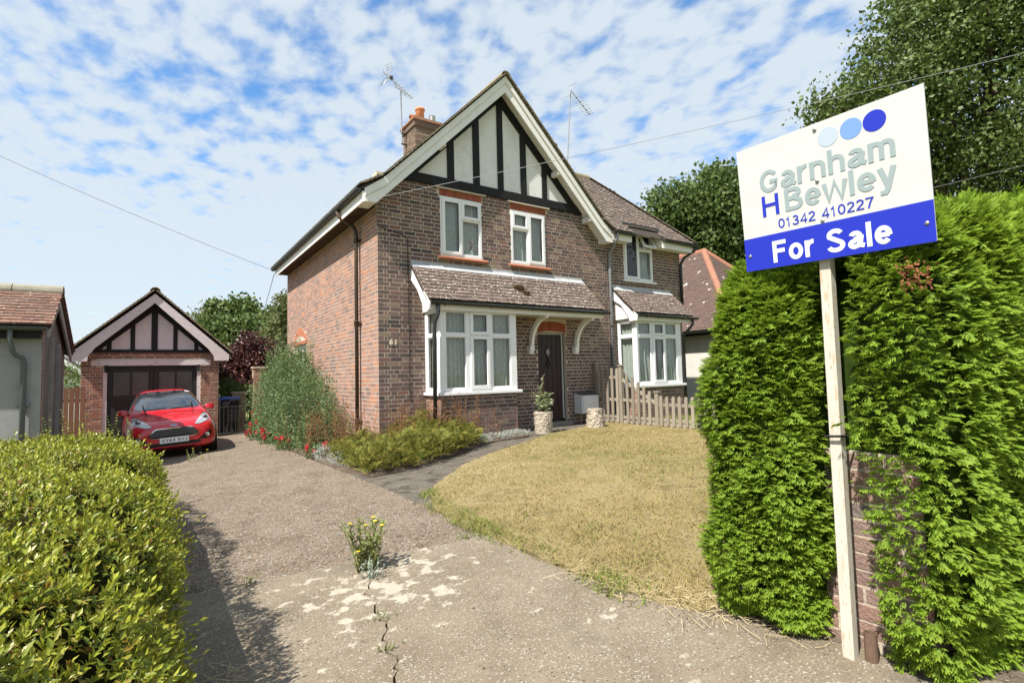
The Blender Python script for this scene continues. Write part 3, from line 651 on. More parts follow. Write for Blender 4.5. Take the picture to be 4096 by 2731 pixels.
gutter((-.40, -.27, 4.16), (-.40, 7.5, 4.14), .058, m_pipe, house)
# ---- side downpipe, rusty cast iron
dp = MB().tube([(-.40, 1.05, 4.12), (-.40, 1.0, 4.02), (-.33, .97, 3.93), (-.13, .93, 3.82), (-.08, .92, 3.72), (-.08, .92, 3.6), (-.08, .92, -.35)], .036, 12).build('downpipe', m_iron, house, smooth=True)
for z in (3.55, 1.95, .1):
    MB().lathe([(.042, -.05), (.048, -.045), (.048, .03), (.054, .035), (.054, .05), (.042, .055)], (-.08, .92, z), 14).build('pipe_collar', m_iron, dp, smooth=True)
    MB().box(-.04, -.0, .84, 1.0, z-.01, z+.015).build('pipe_bracket', m_iron, dp)
# ---- wing roof on the right with hip, flat dormer over the window
wr = MB(); XR = 8.66; WY = -.34; WZ = 4.22; RZ = 6.30; RY = 1.64; RX = XR-1.98
wr.add([(5.52, WY, WZ), (XR, WY, WZ), (RX, RY, RZ), (3.4, RY, RZ), (XR, RY*2-WY, WZ), (5.4, RY*2-WY, WZ)], [(0, 1, 2, 3), (1, 4, 2), (4, 5, 3, 2)])
wing = wr.build('wing_roof', MATS['roof_deck'], house)
Vw = np.array((0, RY-WY, RZ-WZ)); Lw = np.linalg.norm(Vw); Vw = Vw/Lw
def keep_front(u, v):
    x = 4.6+u; f = v/Lw
    if x > XR-f*1.98-.02: return False
    z = WZ+v*Vw[2]
    if x < GCX+(7.05-z)*.99-.05: return False
    if 6.17 < x < 7.40 and v < .34: return False
    return True
ts.slope(wing, (4.6, WY, WZ+.01), (1, 0, 0), Vw, XR-4.6, Lw, m_tile, keep_front, near=-30)
Vh = np.array((RX-XR, 0, RZ-WZ)); Lh = np.linalg.norm(Vh); Vh = Vh/Lh
ts.slope(wing, (XR, WY, WZ+.01), (0, 1, 0), Vh, 2*(RY-WY), Lh, m_tile, lambda u, v: (u > v/Lh*1.98 and u < 3.96-v/Lh*1.98), near=-60)
ridge(wing, (RX, RY, RZ+.02), (4.2, RY, RZ+.02), .11, m_ridge_old)
for k in range(26):                       # bonnet tiles down the hip
    t = k/26; p = Vector((XR-1.98*t, WY+1.98*t, WZ+.03+(RZ-WZ)*t))
    MB().add([p+Vector((.09, .02, -.0)), p+Vector((-.02, -.09, -.0)), p+Vector((.02, -.02, .05)), p+Vector((.0, .14, .09)), p+Vector((-.13, .0, .09)), p+Vector((-.07, .07, .15))], [(0, 2, 1), (0, 3, 5, 2), (2, 5, 4, 1), (3, 4, 5), (0, 1, 4, 3)]).build('hip_tile', m_tile_verge, wing)
# eaves of the wing, broken by the window
for a, b in ((5.56, 6.2), (7.34, 8.6)):
    MB().box(a, b, -.30, -.0, 4.03, 4.055).build('soffit', m_white, house); MB().box(a, b, -.325, -.30, 4.0, 4.2).build('fascia', m_white, house)
    gutter((a-.02, -.385, 4.2), (b+(.1 if b > 8 else .06), -.385, 4.19), .058, m_pipe, house)
MB().prism([(-.30, 4.03), (-.30, 4.2), (0, 4.46), (0, 4.03)], 0, 7.30, 7.34).build('dormer_cheek', m_white, house); MB().prism([(-.30, 4.03), (-.30, 4.2), (0, 4.46), (0, 4.03)], 0, 6.2, 6.24).build('dormer_cheek', m_white, house)
MB().box(6.2, 7.34, -.06, -.02, 4.385, 4.475).build('dormer_fascia', m_white, house)
MB().box(6.1, 7.44, -.14, .65, 4.48, 4.545).build('dormer_roof', mat('felt', (.05, .052, .055), rough=.8), house)
# right-hand pipes
gp_ = MB().tube([(5.66, -.385, 4.15), (5.66, -.37, 4.02), (5.70, -.2, 3.86), (5.705, -.06, 3.74), (5.705, -.055, 3.6), (5.705, -.055, -.2)], .036, 12).build('downpipe', m_grey_pipe, house, smooth=True)
MB().lathe([(.036, -.03), (.043, -.025), (.043, .025), (.036, .03)], (5.705, -.055, 2.0), 12).build('pipe_collar', m_pipe, gp_, smooth=True)
MB().tube([(8.6, -.385, 4.15), (8.55, -.36, 4.05), (8.40, -.15, 3.9), (8.36, -.06, 3.75), (8.36, -.055, 3.6), (8.36, -.055, 2.6)], .036, 12).build('downpipe', m_pipe, house, smooth=True)

# ---- lean-to roofs over bay/porch and over the neighbour's bay
def lean_to(x0, x1, zt, ze, yo, cols):
    root = MB().prism([(0, zt-.03), (0, zt-.06), (yo+.04, ze-.03), (yo+.04, ze)], 0, x0, x1).build('lean_to_roof', MATS['roof_deck'], house)
    V = np.array((0, -yo, zt-ze)); L_ = np.linalg.norm(V)
    ts.slope(root, (x0, yo, ze), (1, 0, 0), V, x1-x0, L_-.07, m_tile, near=40)
    n = int((x1-x0)/.55)
    for i in range(n):
        a, b = x0+(x1-x0)*i/n, x0+(x1-x0)*(i+1)/n
        MB().prism([(-.115, zt-.075), (-.10, zt-.055), (-.012, zt+.02), (-.012, zt+.06), (.0, zt+.06), (.0, zt-.06)], 0, a, b-.004).build('lead_flashing', m_lead, root)
    return root
lt = lean_to(.63, 4.84, 3.0, 2.25, -.72, 25)
lt2 = lean_to(5.80, 7.92, 2.93, 2.25, -.72, 12)
for root, X, zt in ((lt, .63, 3.0), (lt2, 5.80, 2.93)):
    MB().prism([(0, zt-.06), (0, zt-.30), (-.28, 2.47), (-.50, 2.16), (-.53, 2.07), (-.75, 2.07), (-.77, 2.17), (-.72, 2.23), (-.36, zt-.43)], 0, X-.0, X+.03).build('bargeboard', m_white, root, bevel=.003)
MB().prism([(0, 2.14), (0, 2.75), (-.28, 2.45), (-.5, 2.15)], 0, 5.86, 5.9).build('cheek_board', m_white, lt2)
MB().prism([(0, 2.10), (0, 2.75), (-.28, 2.45), (-.5, 2.12)], 0, .86, .9).build('cheek_board', m_white, lt)
for a, b, root in ((.68, 4.80, lt), (5.85, 7.86, lt2)):
    MB().box(a, b, -.70, -.665, 2.08, 2.235).build('fascia', m_white, root); MB().box(a+.22 if root is lt else a+.07, b, -.665, -.01, 2.125, 2.15).build('soffit', m_white, root)
    g2 = gutter((a-.03, -.765, 2.215), (b+.12, -.765, 2.205), .055, m_pipe, root)
    for k in range(5):
        x = a+.25+(b-a-.3)*k/4; MB().tube([(x, -.70, 2.22), (x, -.74, 2.165), (x, -.775, 2.15), (x, -.825, 2.19), (x, -.822, 2.22)], .009, 6).build('gutter_clip', m_pipe, root)
# ---- bays
def bay(x0, x1, yf, zs, zt, cells_f, curt):
    base = MB().box(x0+.02, x1-.02, yf+.012, 0, -.7, zs-.06).build('bay_wall', m_mortar, house)
    L_ = x1-x0
    ms.wall(base, (x0+.01, yf+.01, 0), (1, 0, 0), (0, -1, 0), brick_rects(L_-.02, -.45, zs-.06, (), 1), m_brick_front)
    ms.wall(base, (x0+.01, 0, 0), (0, -1, 0), (-1, 0, 0), brick_rects(-yf, -.45, zs-.06, (), 0), m_brick_side)
    ms.wall(base, (x1-.01, yf, 0), (0, 1, 0), (1, 0, 0), brick_rects(-yf, -.45, zs-.06, (), 0), m_brick_side)
    H_ = zt-zs
    MB().box(x0-.05, x1+.08, yf-.06, yf+.06, zs-.06, zs-.004).box(x0-.05, x0+.08, yf+.06, -.002, zs-.06, zs-.004).build('bay_sill', m_upvc, house, bevel=.008)
    window((x0, yf, zs), 0, L_, H_, cells_f)
    zt_ = cells_f[0][2]; 
    tr = [c for c in cells_f if not c[4]]; za, zb = tr[0][2], tr[0][3]; zc, zd = tr[1][2], tr[1][3]
    wl = -yf-.075
    window((x0, 0, zs), -math.pi/2, wl, H_, [(.08, wl-.04, za, zb, 0), (.08, wl-.04, zc, zd, 0)])
    window((x1, yf+.075, zs), math.pi/2, wl, H_, [(.04, wl-.08, za, zb, 0), (.04, wl-.08, zc, zd, 0)])
    MB().tube([(x0+.02, yf+.02, zs), (x0+.02, yf+.02, zt)], .035, 10).build('corner_post', m_upvc, house)
X0 = .90
bay(X0, 2.55, -.60, .63, 2.13, [(1.02-X0, 1.43-X0, .06, .99, 0), (1.02-X0, 1.43-X0, 1.05, 1.44, 0), (1.54-X0, 1.91-X0, .06, .99, 1), (1.54-X0, 1.91-X0, 1.05, 1.44, 1), (2.0-X0, 2.41-X0, .06, .99, 0), (2.0-X0, 2.41-X0, 1.05, 1.44, 0)], None)
wavy(None, 1.5, 1.46, .018, 15, 11, loc=(.98, -.49, .65), label='net curtain across the front of the ground floor bay beside the porch')
wavy(None, .42, 1.46, .014, 4, 12, loc=(1.02, -.42, .65), rz=math.pi/2, label='net curtain in the narrow return of the bay beside the porch')
X0 = 5.92
bay(X0, 7.52, -.60, .60, 2.12, [(6.0-X0, 6.42-X0, .06, 1.10, 0), (6.0-X0, 6.42-X0, 1.17, 1.45, 0), (6.5-X0, 6.88-X0, .06, 1.10, 1), (6.5-X0, 6.88-X0, 1.17, 1.45, 1), (6.95-X0, 7.35-X0, .06, 1.10, 0), (6.95-X0, 7.35-X0, 1.17, 1.45, 0)], None)
wavy(None, .75, 1.44, .03, 6, 13, .5, loc=(5.98, -.50, .62), label='drawn back net curtain in the bay behind the picket fence')
wavy(None, .68, 1.44, .03, 6, 14, .3, loc=(6.78, -.495, .62), label='bunched net curtain at the far side of the bay behind the picket fence')
wavy(None, .42, 1.44, .016, 4, 15, loc=(6.04, -.42, .62), rz=math.pi/2, label='net curtain in the return of the bay behind the picket fence')
# bay downpipe
bp_ = MB().tube([(.80, -.765, 2.17), (.80, -.765, 2.05), (.79, -.755, 1.98), (.76, -.70, 1.86), (.755, -.69, 1.78), (.75, -.68, -.3)], .036, 12).build('downpipe', m_pipe, house, smooth=True)
MB().tube([(7.8, -.765, 2.17), (7.8, -.765, 2.05), (7.72, -.68, 1.9), (7.62, -.60, 1.8), (7.62, -.60, -.2)], .034, 10).build('downpipe', m_pipe, house, smooth=True)
# ---- door, porch brackets
m_door = mat('dark_oak', [(0.0168, 0.006, 0.0048), (0.027, 0.0108, 0.0078)], scale=7, rough=.45, spec=.4, stretch=(7, 7, .6), bump=(30, .3, .004))
door = MB().box(3.56, 4.26, .11, .15, -.12, 1.79).build('door', m_door, house)
for i in range(5): MB().box(3.565+.137*i, 3.565+.137*i+.130, .098, .112, -.11, 1.78).build('door_board', m_door, door, bevel=.004)
MB().prism([(3.86, 1.26), (3.945, 1.38), (3.86, 1.50), (3.775, 1.38)], 1, .086, .099).build('door_light_frame', m_black, door)
MB().prism([(3.86, 1.285), (3.925, 1.38), (3.86, 1.475), (3.795, 1.38)], 1, .082, .087).build('door_light', mat('dim_glass', (.16, .17, .15), rough=.25, spec=.6), door)
MB().tube([(3.86+.05*math.sin(a), .085, 1.12-.07*math.cos(a)) for a in np.linspace(0, 6.28, 14)], .008, 6).box(3.845, 3.875, .07, .1, 1.17, 1.24).build('door_knocker', m_black, door)
MB().box(3.52, 3.56, .08, .2, -.12, 1.80).box(4.27, 4.30, .08, .2, -.12, 1.80).box(3.52, 4.30, .08, .2, 1.785, 1.80).build('door_frame', m_black, house)
MB().box(4.255, 4.268, .075, .12, -.08, 1.785).box(3.57, 4.255, .075, .12, 1.772, 1.785).build('draught_strip', m_white, house)
MB().box(3.45, 4.35, -.12, .2, -.22, -.135).build('door_step', mat('step_stone', [(.19, .17, .15), (.26, .235, .2)], scale=8, rough=.9, bump=(50, .5, .01)), house)
for X in (3.29, 4.54):
    pts_o, pts_i = [], []
    for k in range(13):
        t = math.pi/2*k/12; pts_o.append((-.64+.60*math.cos(t)+.0, 1.50+.62*math.sin(t))); pts_i.append((-.64+.60*math.cos(t)-.085*math.cos(t)-.02, 1.50+.62*math.sin(t)-.085*math.sin(t)-.0))
    arc = [(y, z) for y, z in pts_o]+[(y, z) for y, z in pts_i[::-1]]
    br = MB().prism(arc, 0, X-.035, X+.035).build('porch_bracket', m_white, house, bevel=.004)
    MB().prism([(-.002, 1.33), (-.09, 1.33), (-.125, 1.42), (-.125, 1.50), (-.002, 1.50)], 0, X-.055, X+.055).build('bracket_foot', m_white, br, bevel=.005)
    MB().box(X-.05, X+.05, -.665, -.60, 2.06, 2.12).build('bracket_head', m_white, br)
# meter box
mbx = thing('meter_box', 'white electricity meter cabinet on the wall beside the porch door', 'meter box', (4.72, -.02, .02))
MB().prism([(-.26, 0), (-.26, .40), (0, .455), (0, 0)], 0, -.24, .26).build('cabinet', mat('cabinet_white', [(.52, .53, .54), (.60, .61, .62)], scale=4, rough=.5, var=.05), mbx, bevel=.006)
MB().box(-.20, .24, -.275, -.26, .02, .385).build('door', MATS['cabinet_white'], mbx, bevel=.004); MB().prism([(-.275, .402), (0, .458), (0, .47), (-.285, .412)], 0, -.25, .27).build('lid', mat('cabinet_lid', (.06, .06, .06), rough=.5), mbx)
MB().lathe([(.008, 0), (.008, .01)], (0, -.28, .17), 8).build('lock', m_black, mbx); MB().tube([(-.14, -.1, 0), (-.14, -.1, -.2)], .016, 8).build('conduit', m_grey_pipe, mbx)
# house number
# ---- lettering drawn as strokes (plain grotesque capitals and lower case)
def _arc(cx, cy, rx, ry, a0, a1, n=14): return [(cx+rx*math.cos(math.radians(a0+(a1-a0)*k/n)), cy+ry*math.sin(math.radians(a0+(a1-a0)*k/n))) for k in range(n+1)]
def glyph(c, w):
    h = w/2; X = .74; q = lambda cx, cy, rx, ry, a, b, n=14: _arc(cx, cy, rx-h, ry-h, a, b, n)
    arch = lambda x0, wd: [(x0+h, .0), (x0+h, X)], 
    if c == 'G': return .80, [q(.40, .5, .40, .5, 38, 330, 26)+[(.76-h, .28), (.76-h, .46), (.42, .46)]]
    if c == 'a': return .60, [q(.29, X-.22, .25, .22, 165, 0)+[(.54-h, X-.22), (.54-h, .14), (.60, h)], [(.54-h, .43), (.30, .40)]+q(.24, .21, .24, .21, 95, 270)+[(.36, h+.03), (.54-h, .20)]]
    if c == 'r': return .40, [[(h, 0), (h, X)], [(h, .36)]+q(.36, .36, .36, X-.34, 165, 85)]
    if c in 'nh': return .60, [[(h, 0), (h, X if c == 'n' else 1.0)], [(h, .42)]+q(.29, X-.27, .29, .27, 165, 0)+[(.58-h, 0)]]
    if c == 'm': return .90, [[(h, 0), (h, X)], [(h, .42)]+q(.25, X-.24, .25, .24, 165, 0)+[(.50-h, 0)], [(.50-h, .42)]+q(.50-w+.25, X-.24, .25, .24, 165, 0)+[(1.0-w-h, 0)]]
    if c == 'B': return .72, [[(h, 0), (h, 1)], [(h, 1-h), (.36, 1-h)]+q(.38, .765, .27, .235, 90, -90)+[(.36, .53), (h, .53)], [(.38, .53)]+q(.40, .285, .30, .285, 80, -90)+[(h, h)]]
    if c == 'e': return .60, [[(h, X/2), (.60-h, X/2)], q(.30, X/2, .30, X/2, -6, 318, 26)]
    if c == 'w': return .86, [[(.0+h*.8, X), (.21, 0), (.43, X), (.65, 0), (.86-h*.8, X)]]
    if c == 'd': return .60, [[(.58-h, 0), (.58-h, 1)], q(.29, X/2, .29, X/2, 0, 360, 24)]
    if c == 'l': return .20, [[(h, 0), (h, 1)]]
    if c == 'y': return .56, [[(h*.9, X), (.29, .02)], [(.56-h*.9, X), (.27, -.10), (.20, -.21), (.04, -.21)]]
    if c == 'F': return .64, [[(h, 0), (h, 1)], [(h, 1-h), (.62, 1-h)], [(h, .53), (.55, .53)]]
    if c == 'o': return .62, [q(.31, X/2, .31, X/2, 0, 360, 28)]
    if c == 'S': return .74, [q(.36, .725, .33, .275, 20, 200)+q(.36, .28, .36, .28, 55, -165, 20)]
    if c == 'H': return .76, [[(h, 0), (h, 1)], [(.74-h, 0), (.74-h, 1)], [(h, .53), (.74-h, .53)]]
    if c == '0': return .60, [q(.30, .5, .30, .5, 0, 360, 28)]
    if c == '1': return .48, [[(.05, .76), (.20, .80), (.32-h, 1.0-h*.3), (.32-h, 0)]]
    if c == '2': return .60, [q(.30, .71, .29, .29, 165, -30)+[(.12, .18), (h*.9, h), (.59, h)]]
    if c == '3': return .60, [q(.29, .74, .27, .26, 150, -75)+[(.24, .53)], [(.24, .53)]+q(.29, .28, .31, .28, 80, -160, 18)]
    if c == '4': return .62, [[(.46, 0), (.46, 1.0-h*.4), (h*.8, .28), (.62, .28)]]
    if c == '7': return .58, [[(.0, 1-h), (.56, 1-h), (.34, .5), (.20, 0)]]
    if c == '6': return .60, [q(.30, .31, .30, .31, 0, 360, 24), q(.42, .42, .42, .58, 178, 75)]
    if c == 'Y': return .74, [[(h*.8, 1), (.36, .45), (.74-h*.8, 1)], [(.36, .45), (.36, 0)]]
    if c == 'V': return .74, [[(h*.8, 1), (.36, .03), (.74-h*.8, 1)]]
    if c == 'J': return .52, [[(.50-h, 1), (.50-h, .28)]+q(.25, .27, .25, .27, 0, -175)]
    return .32, []
def fit_text(s, name, m, parent, x0, x1, z0, z1, y, ext=.002, wt=.17, gap=.09, shear=0.0):
    """stroke lettering fitted into a box in local x/z, facing -y"""
    P = []; own = []; u = 0.0
    for ci, c in enumerate(s):
        adv, st = glyph(c, wt)
        for pl in st: P.append([(u+x+shear*z, z) for x, z in pl]); own.append(ci)
        u += adv+gap
    allp = []; ribs = []; h = wt/2
    for pl in P:
        n = len(pl); L_, R_ = [], []; closed = math.dist(pl[0], pl[-1]) < 1e-6
        for i in range(n):
            a = pl[i-1] if i else (pl[-2] if closed else None); b = pl[i+1] if i < n-1 else (pl[1] if closed else None); p = pl[i]
            d1 = None if a is None else ((p[0]-a[0]), (p[1]-a[1])); d2 = None if b is None else ((b[0]-p[0]), (b[1]-p[1]))
            def nn(d): l = math.hypot(*d) or 1; return (-d[1]/l, d[0]/l)
            if d1 is None: nx_, k = nn(d2), 1
            elif d2 is None: nx_, k = nn(d1), 1
            else:
                n1, n2 = nn(d1), nn(d2); sx, sy = n1[0]+n2[0], n1[1]+n2[1]; l = math.hypot(sx, sy) or 1; nx_ = (sx/l, sy/l); k = min(1.6, 1/max(.35, nx_[0]*n1[0]+nx_[1]*n1[1]))
            L_.append((p[0]+nx_[0]*h*k, p[1]+nx_[1]*h*k)); R_.append((p[0]-nx_[0]*h*k, p[1]-nx_[1]*h*k))
        ribs.append((L_, R_)); allp += L_+R_
    mnx, mxx = min(p[0] for p in allp), max(p[0] for p in allp); mnz, mxz = min(p[1] for p in allp), max(p[1] for p in allp); mbs = {}
    f = lambda p, yy: (x0+(p[0]-mnx)/(mxx-mnx)*(x1-x0), yy, z0+(p[1]-mnz)/(mxz-mnz)*(z1-z0))
    for j, (L_, R_) in enumerate(ribs):
        n = len(L_); yt = y-ext-.00012*(j % 4); vs = [f(p, yt) for p in L_]+[f(p, yt) for p in R_]+[f(p, y) for p in L_]+[f(p, y) for p in R_]
        fs = [(i, n+i, n+i+1, i+1) for i in range(n-1)]+[(2*n+i, i, i+1, 2*n+i+1) for i in range(n-1)]+[(n+i, 3*n+i, 3*n+i+1, n+i+1) for i in range(n-1)]+[(0, 2*n, 3*n, n), (n-1, 2*n-1, 4*n-1, 3*n-1)]
        mbs.setdefault(own[j], MB()).add(vs, fs)
    for k in sorted(mbs): mbs[k].build(name, m, parent)
m_cream = mat('cream_paint', (.72, .68, .52), rough=.5)
hn = thing('house_number', 'cream house number 61 on the brick corner of the house', 'house number', (0, -.012, 0))
fit_text('6', 'digit', m_cream, hn, .20, .262, 1.50, 1.60, -.006, .006, .17, .09, .15); fit_text('1', 'digit', m_cream, hn, .295, .335, 1.50, 1.60, -.006, .006, .17, .09, .15)
# cable clipped down the wall
MB().tube([(-.02, -.015, 3.9), (0.0, -.016, 3.62), (.55, -.016, 3.5), (.575, -.016, 3.4), (.58, -.016, .5)], .006, 6).build('wall_cable', m_black, house)
# ---- chimney
ch = MB().box(2.16, 2.96, 3.08, 3.82, 6.2, 7.35).build('chimney', m_mortar, house)
m_brick_chim = mat('brick_chimney', [(.16, .11, .085), (.21, .15, .11), (.11, .08, .065), (.25, .18, .13)], 'piece', rough=.95, bump=(60, .8, .01), var=.35)
ms.wall(ch, (2.15, 3.07, 0), (1, 0, 0), (0, -1, 0), brick_rects(.82, 6.4, 7.275), m_brick_chim); ms.wall(ch, (2.15, 3.83, 0), (0, -1, 0), (-1, 0, 0), brick_rects(.76, 6.2, 7.275, (), 1), m_brick_chim)
MB().box(2.115, 3.005, 3.035, 3.865, 7.28, 7.43).build('chimney_corbel', m_brick_chim, ch); MB().box(2.08, 3.04, 3.0, 3.9, 7.43, 7.475).build('chimney_crown', mat('crown_tile', [(.30, .14, .085), (.38, .19, .12)], scale=12, rough=.9), ch)
MB().box(2.12, 3.0, 3.04, 3.86, 7.475, 7.52).build('chimney_flaunching', mat('flaunching', [(.20, .18, .14), (.3, .27, .22)], scale=12, rough=.95), ch)
m_terra = mat('terracotta', [(.62, .22, .10), (.70, .27, .13)], scale=5, rough=.85, var=.1)
for x, y, r_, h_ in ((2.36, 3.22, .115, .32), (2.36, 3.62, .11, .30), (2.72, 3.6, .10, .2)):
    MB().lathe([(r_*.98, 0), (r_*.9, h_*.75), (r_*.92, h_*.76), (r_*1.1, h_*.82), (r_*1.12, h_*.96), (r_*1.0, h_), (r_*.8, h_*.98), (r_*.78, h_*.3)], (x, y, 7.51), 18).build('chimney_pot', m_terra, ch, smooth=True)
MB().lathe([(.07, 0), (.07, .05)]+[(.085 if k % 2 else .075, .05+.02*k) for k in range(8)]+[(.05, .215)], (2.70, 3.2, 7.51), 14).build('flue_cowl', mat('bright_metal', (.6, .6, .6), rough=.3, metallic=1), ch)
ch2 = MB().box(5.95, 6.55, 2.5, 3.2, 4.9, 7.0).box(5.91, 6.59, 2.46, 3.24, 7.0, 7.1).build('chimney', m_brick_chim, house)
MB().lathe([(.11, 0), (.10, .3), (.12, .32), (.12, .36), (.06, .36)], (6.28, 2.65, 7.1), 14).build('chimney_pot', m_terra, ch2); MB().lathe([(.03, 0), (.03, .1), (.16, .1), (.13, .14), (.02, .16)], (6.28, 2.65, 7.44), 14).build('rain_cap', m_black, ch2)
ms.build(); ts.build()
# ================================================================ AERIALS AND WIRES
m_alu = mat('aerial_aluminium', (.55, .55, .54), rough=.45, metallic=.7)
def aerial(name, label, base, top, boom_a, boom_b, n, refl, group):
    t = thing(name, label, 'aerial', base, 0, group); B = Vector(base)
    L = lambda p: Vector(p)-B
    MB().tube([L(base), L(top)], .016, 8).build('mast', mat('mast_grey', (.30, .30, .29), rough=.5, metallic=.5), t)
    a, b = L(boom_a), L(boom_b); d = (b-a); MB().tube([a, b], .012, 6).build('boom', m_alu, t); x = d.cross(Vector((0, 0, 1))).normalized(); up = x.cross(d).normalized()
    for k in range(n):
        p = a+d*(.22+.78*k/(n-1)); h = .10-.03*k/n
        if refl: MB().tube([p-x*h, p+up*.02, p+x*h], .006, 4).tube([p-x*.05+up*.05, p, p+x*.05+up*.05], .005, 4).build('director', m_alu, t)
        else: MB().tube([p-x*.17, p+x*.17], .006, 4).lathe([(.02, -.012), (.02, .012)], p, 6).build('director', m_pipe if k % 2 else m_alu, t)
    q = a+d*.17
    if refl:
        for sg in (1, -1):
            mb = MB(); r0 = q; v = (up*sg*.9-d.normalized()*.25).normalized()
            for k in range(4): e = r0+v*(.08+.075*k); mb.tube([e-x*.17, e+x*.17], .005, 4)
            for s_ in (-.1, 0, .1): mb.tube([r0+x*s_*.3, r0+v*.32+x*s_*1.4], .006, 4)
            mb.build('reflector', m_alu, t)
        MB().tube([a+d*.42, a+d*.42-up*.1, L(top)+Vector((0, 0, .02)), a+d*.78-up*.1, a+d*.78], .009, 6).build('cradle', MATS['mast_grey'], t)
        MB().box(q.x+.05, q.x+.12, q.y-.03, q.y+.03, q.z-.05, q.z+.03).build('dipole_box', m_pipe, t)
    else:
        MB().tube([a+up*.2, a-up*.2], .008, 5).tube([a+up*.2-x*.16, a+up*.2+x*.16], .006, 4).tube([a-up*.2-x*.16, a-up*.2+x*.16], .006, 4).build('reflector', m_alu, t)
    return t
t = aerial('television_aerial', 'television aerial with mesh reflector on a mast beside the chimney pots', (2.02, 3.6, 6.95), (2.0, 3.6, 8.38), (1.42, 3.35, 8.60), (2.38, 3.75, 8.36), 9, True, None)
MB().box(-.02, .13, -.02, .02, .0, .03).box(-.02, .13, -.02, .02, .28, .31).build('wall_bracket', m_pipe, t)
t = aerial('television_aerial', 'long slim television aerial on a tall mast behind the gable', (6.70, 2.55, 6.5), (6.93, 2.5, 9.33), (6.93, 2.5, 9.33), (7.9, 2.75, 8.96), 10, False, None)
MB().box(-.13, .06, -.02, .02, .42, .46).build('wall_bracket', m_pipe, t)
m_wire = mat('cable_grey', (.10, .10, .105), rough=.6)
m_wire_light = mat('cable_pale', (.30, .30, .31), rough=.6)
def wire(label, a, b, sag, r=.007, m=None):
    a, b = Vector(a), Vector(b); pts = [a.lerp(b, k/24)-Vector((0, 0, sag*4*(k/24)*(1-k/24))) for k in range(25)]
    return MB().tube(pts, r, 6).build('overhead_cable', m or m_wire, None, label, 'cable')
wire('phone cable rising from the rear eaves over the garage', (-.36, 7.35, 4.06), at(-420, 430, 14), .12, .006)
wire('phone cable from the gable foot across the timbered gable to the tall tree', (-.10, -.33, 4.02), at(4700, 60, 9.5), .10, .0045, m_wire_light)
wire('overhead cable running past the sign in front of the tall tree', at(3000, 925, 9), at(4500, 560, 9), .02, .006)
wire('thin cable dropping from the rear eaves towards the trees', (-.38, 7.38, 4.0), at(985, 1420, 26), .3, .008)

# ================================================================ GARAGE
GY = 8.0; gz = -.68
gar = thing('garage', 'small brick garage with timbered gable and black double doors', 'garage')
gx0, gx1, gc = -4.735, -1.72, -3.225
mb = MB(); panel(mb, 1, GY, GY+.2, gx0, gx1, gz-.2, 1.72, [(gx0+.44, gx1-.44, gz-.3, 1.40)]); mb.box(gx0, gx0+.2, GY+.2, GY+5, gz-.2, 1.62).box(gx1-.2, gx1, GY+.2, GY+5, gz-.2, 1.62).box(gx0+.2, gx1-.2, GY+4.8, GY+5, gz-.2, 1.62)
gw = mb.build('wall', m_mortar, gar); gm = Masonry(150)
gm.wall(gw, (gx0, GY, 0), (1, 0, 0), (0, -1, 0), brick_rects(gx1-gx0, gz-.1, 1.71, [(.44, gx1-gx0-.44, gz-.3, 1.40), (.30, gx1-gx0-.30, 1.38, 1.54)], 0), m_brick_garage)
gm.wall(gw, (gx1, GY, 0), (0, 1, 0), (1, 0, 0), brick_rects(5, gz-.1, 1.62), m_brick_garage); gm.wall(gw, (gx0, GY+5, 0), (0, -1, 0), (-1, 0, 0), brick_rects(5, gz-.1, 1.62), m_brick_garage); gm.build()
m_oldwhite = mat('flaking_white', [(0.51, 0.459, 0.459), (0.595, 0.544, 0.544)], scale=6, rough=.7, var=.08, speck=[(7, .64, .06, (.28, .25, .22), 7), (22, .68, .05, (.2, .18, .16), 5)], stretch=(1, 1, 3))
MB().box(gx0+.2, gx1-.2, GY-.05, GY, 1.39, 1.535).build('lintel_board', m_oldwhite, gar); 
for a in (gx0+.44, gx1-.52): MB().box(a, a+.08, GY+.02, GY+.14, gz, 1.385).build('door_post', m_oldwhite, gar)
MB().prism([(gc-1.42, 1.72), (gc+1.42, 1.72), (gc, 3.06)], 1, GY, GY+.12).build('gable_render', mat('pink_render', [(0.544, 0.51, 0.51), (0.595, 0.561, 0.57)], scale=3, rough=.85, var=.05), gar)
MB().box(gc-1.38, gc+1.38, GY-.03, GY, 1.72, 1.81).build('tie_beam', m_black, gar)
for dx, hw in ((-.96, .05), (-.47, .05), (0, .07), (.47, .05), (.96, .05)): MB().prism([(gc+dx-hw, 1.81), (gc+dx+hw, 1.81), (gc+dx+hw, 2.98-.93*abs(dx+hw*.8)), (gc+dx-hw, 2.98-.93*abs(dx-hw*.8))], 1, GY-.025, GY).build('timber_post', m_black, gar)
for sg in (-1, 1):
    f_ = lambda d, z: (gc+sg*d, z)
    MB().prism([f_(0, 2.86), f_(0, 3.10), f_(1.45, 1.72), f_(1.22, 1.72)], 1, GY-.028, GY).build('timber_rafter', m_black, gar)
    MB().prism([f_(0, 3.02), f_(0, 3.27), f_(1.74, 1.66), f_(1.72, 1.50), f_(1.37, 1.50), f_(1.36, 1.62), f_(1.22, 1.83)], 1, GY-.33, GY-.30).build('bargeboard', m_oldwhite, gar)
    MB().prism([f_(0, 3.22), f_(0, 3.27), f_(1.78, 1.66), f_(1.76, 1.62)], 1, GY-.30, GY+5.1).build('roof_slope', MATS['roof_deck'], gar)
gt = Tiling(120)
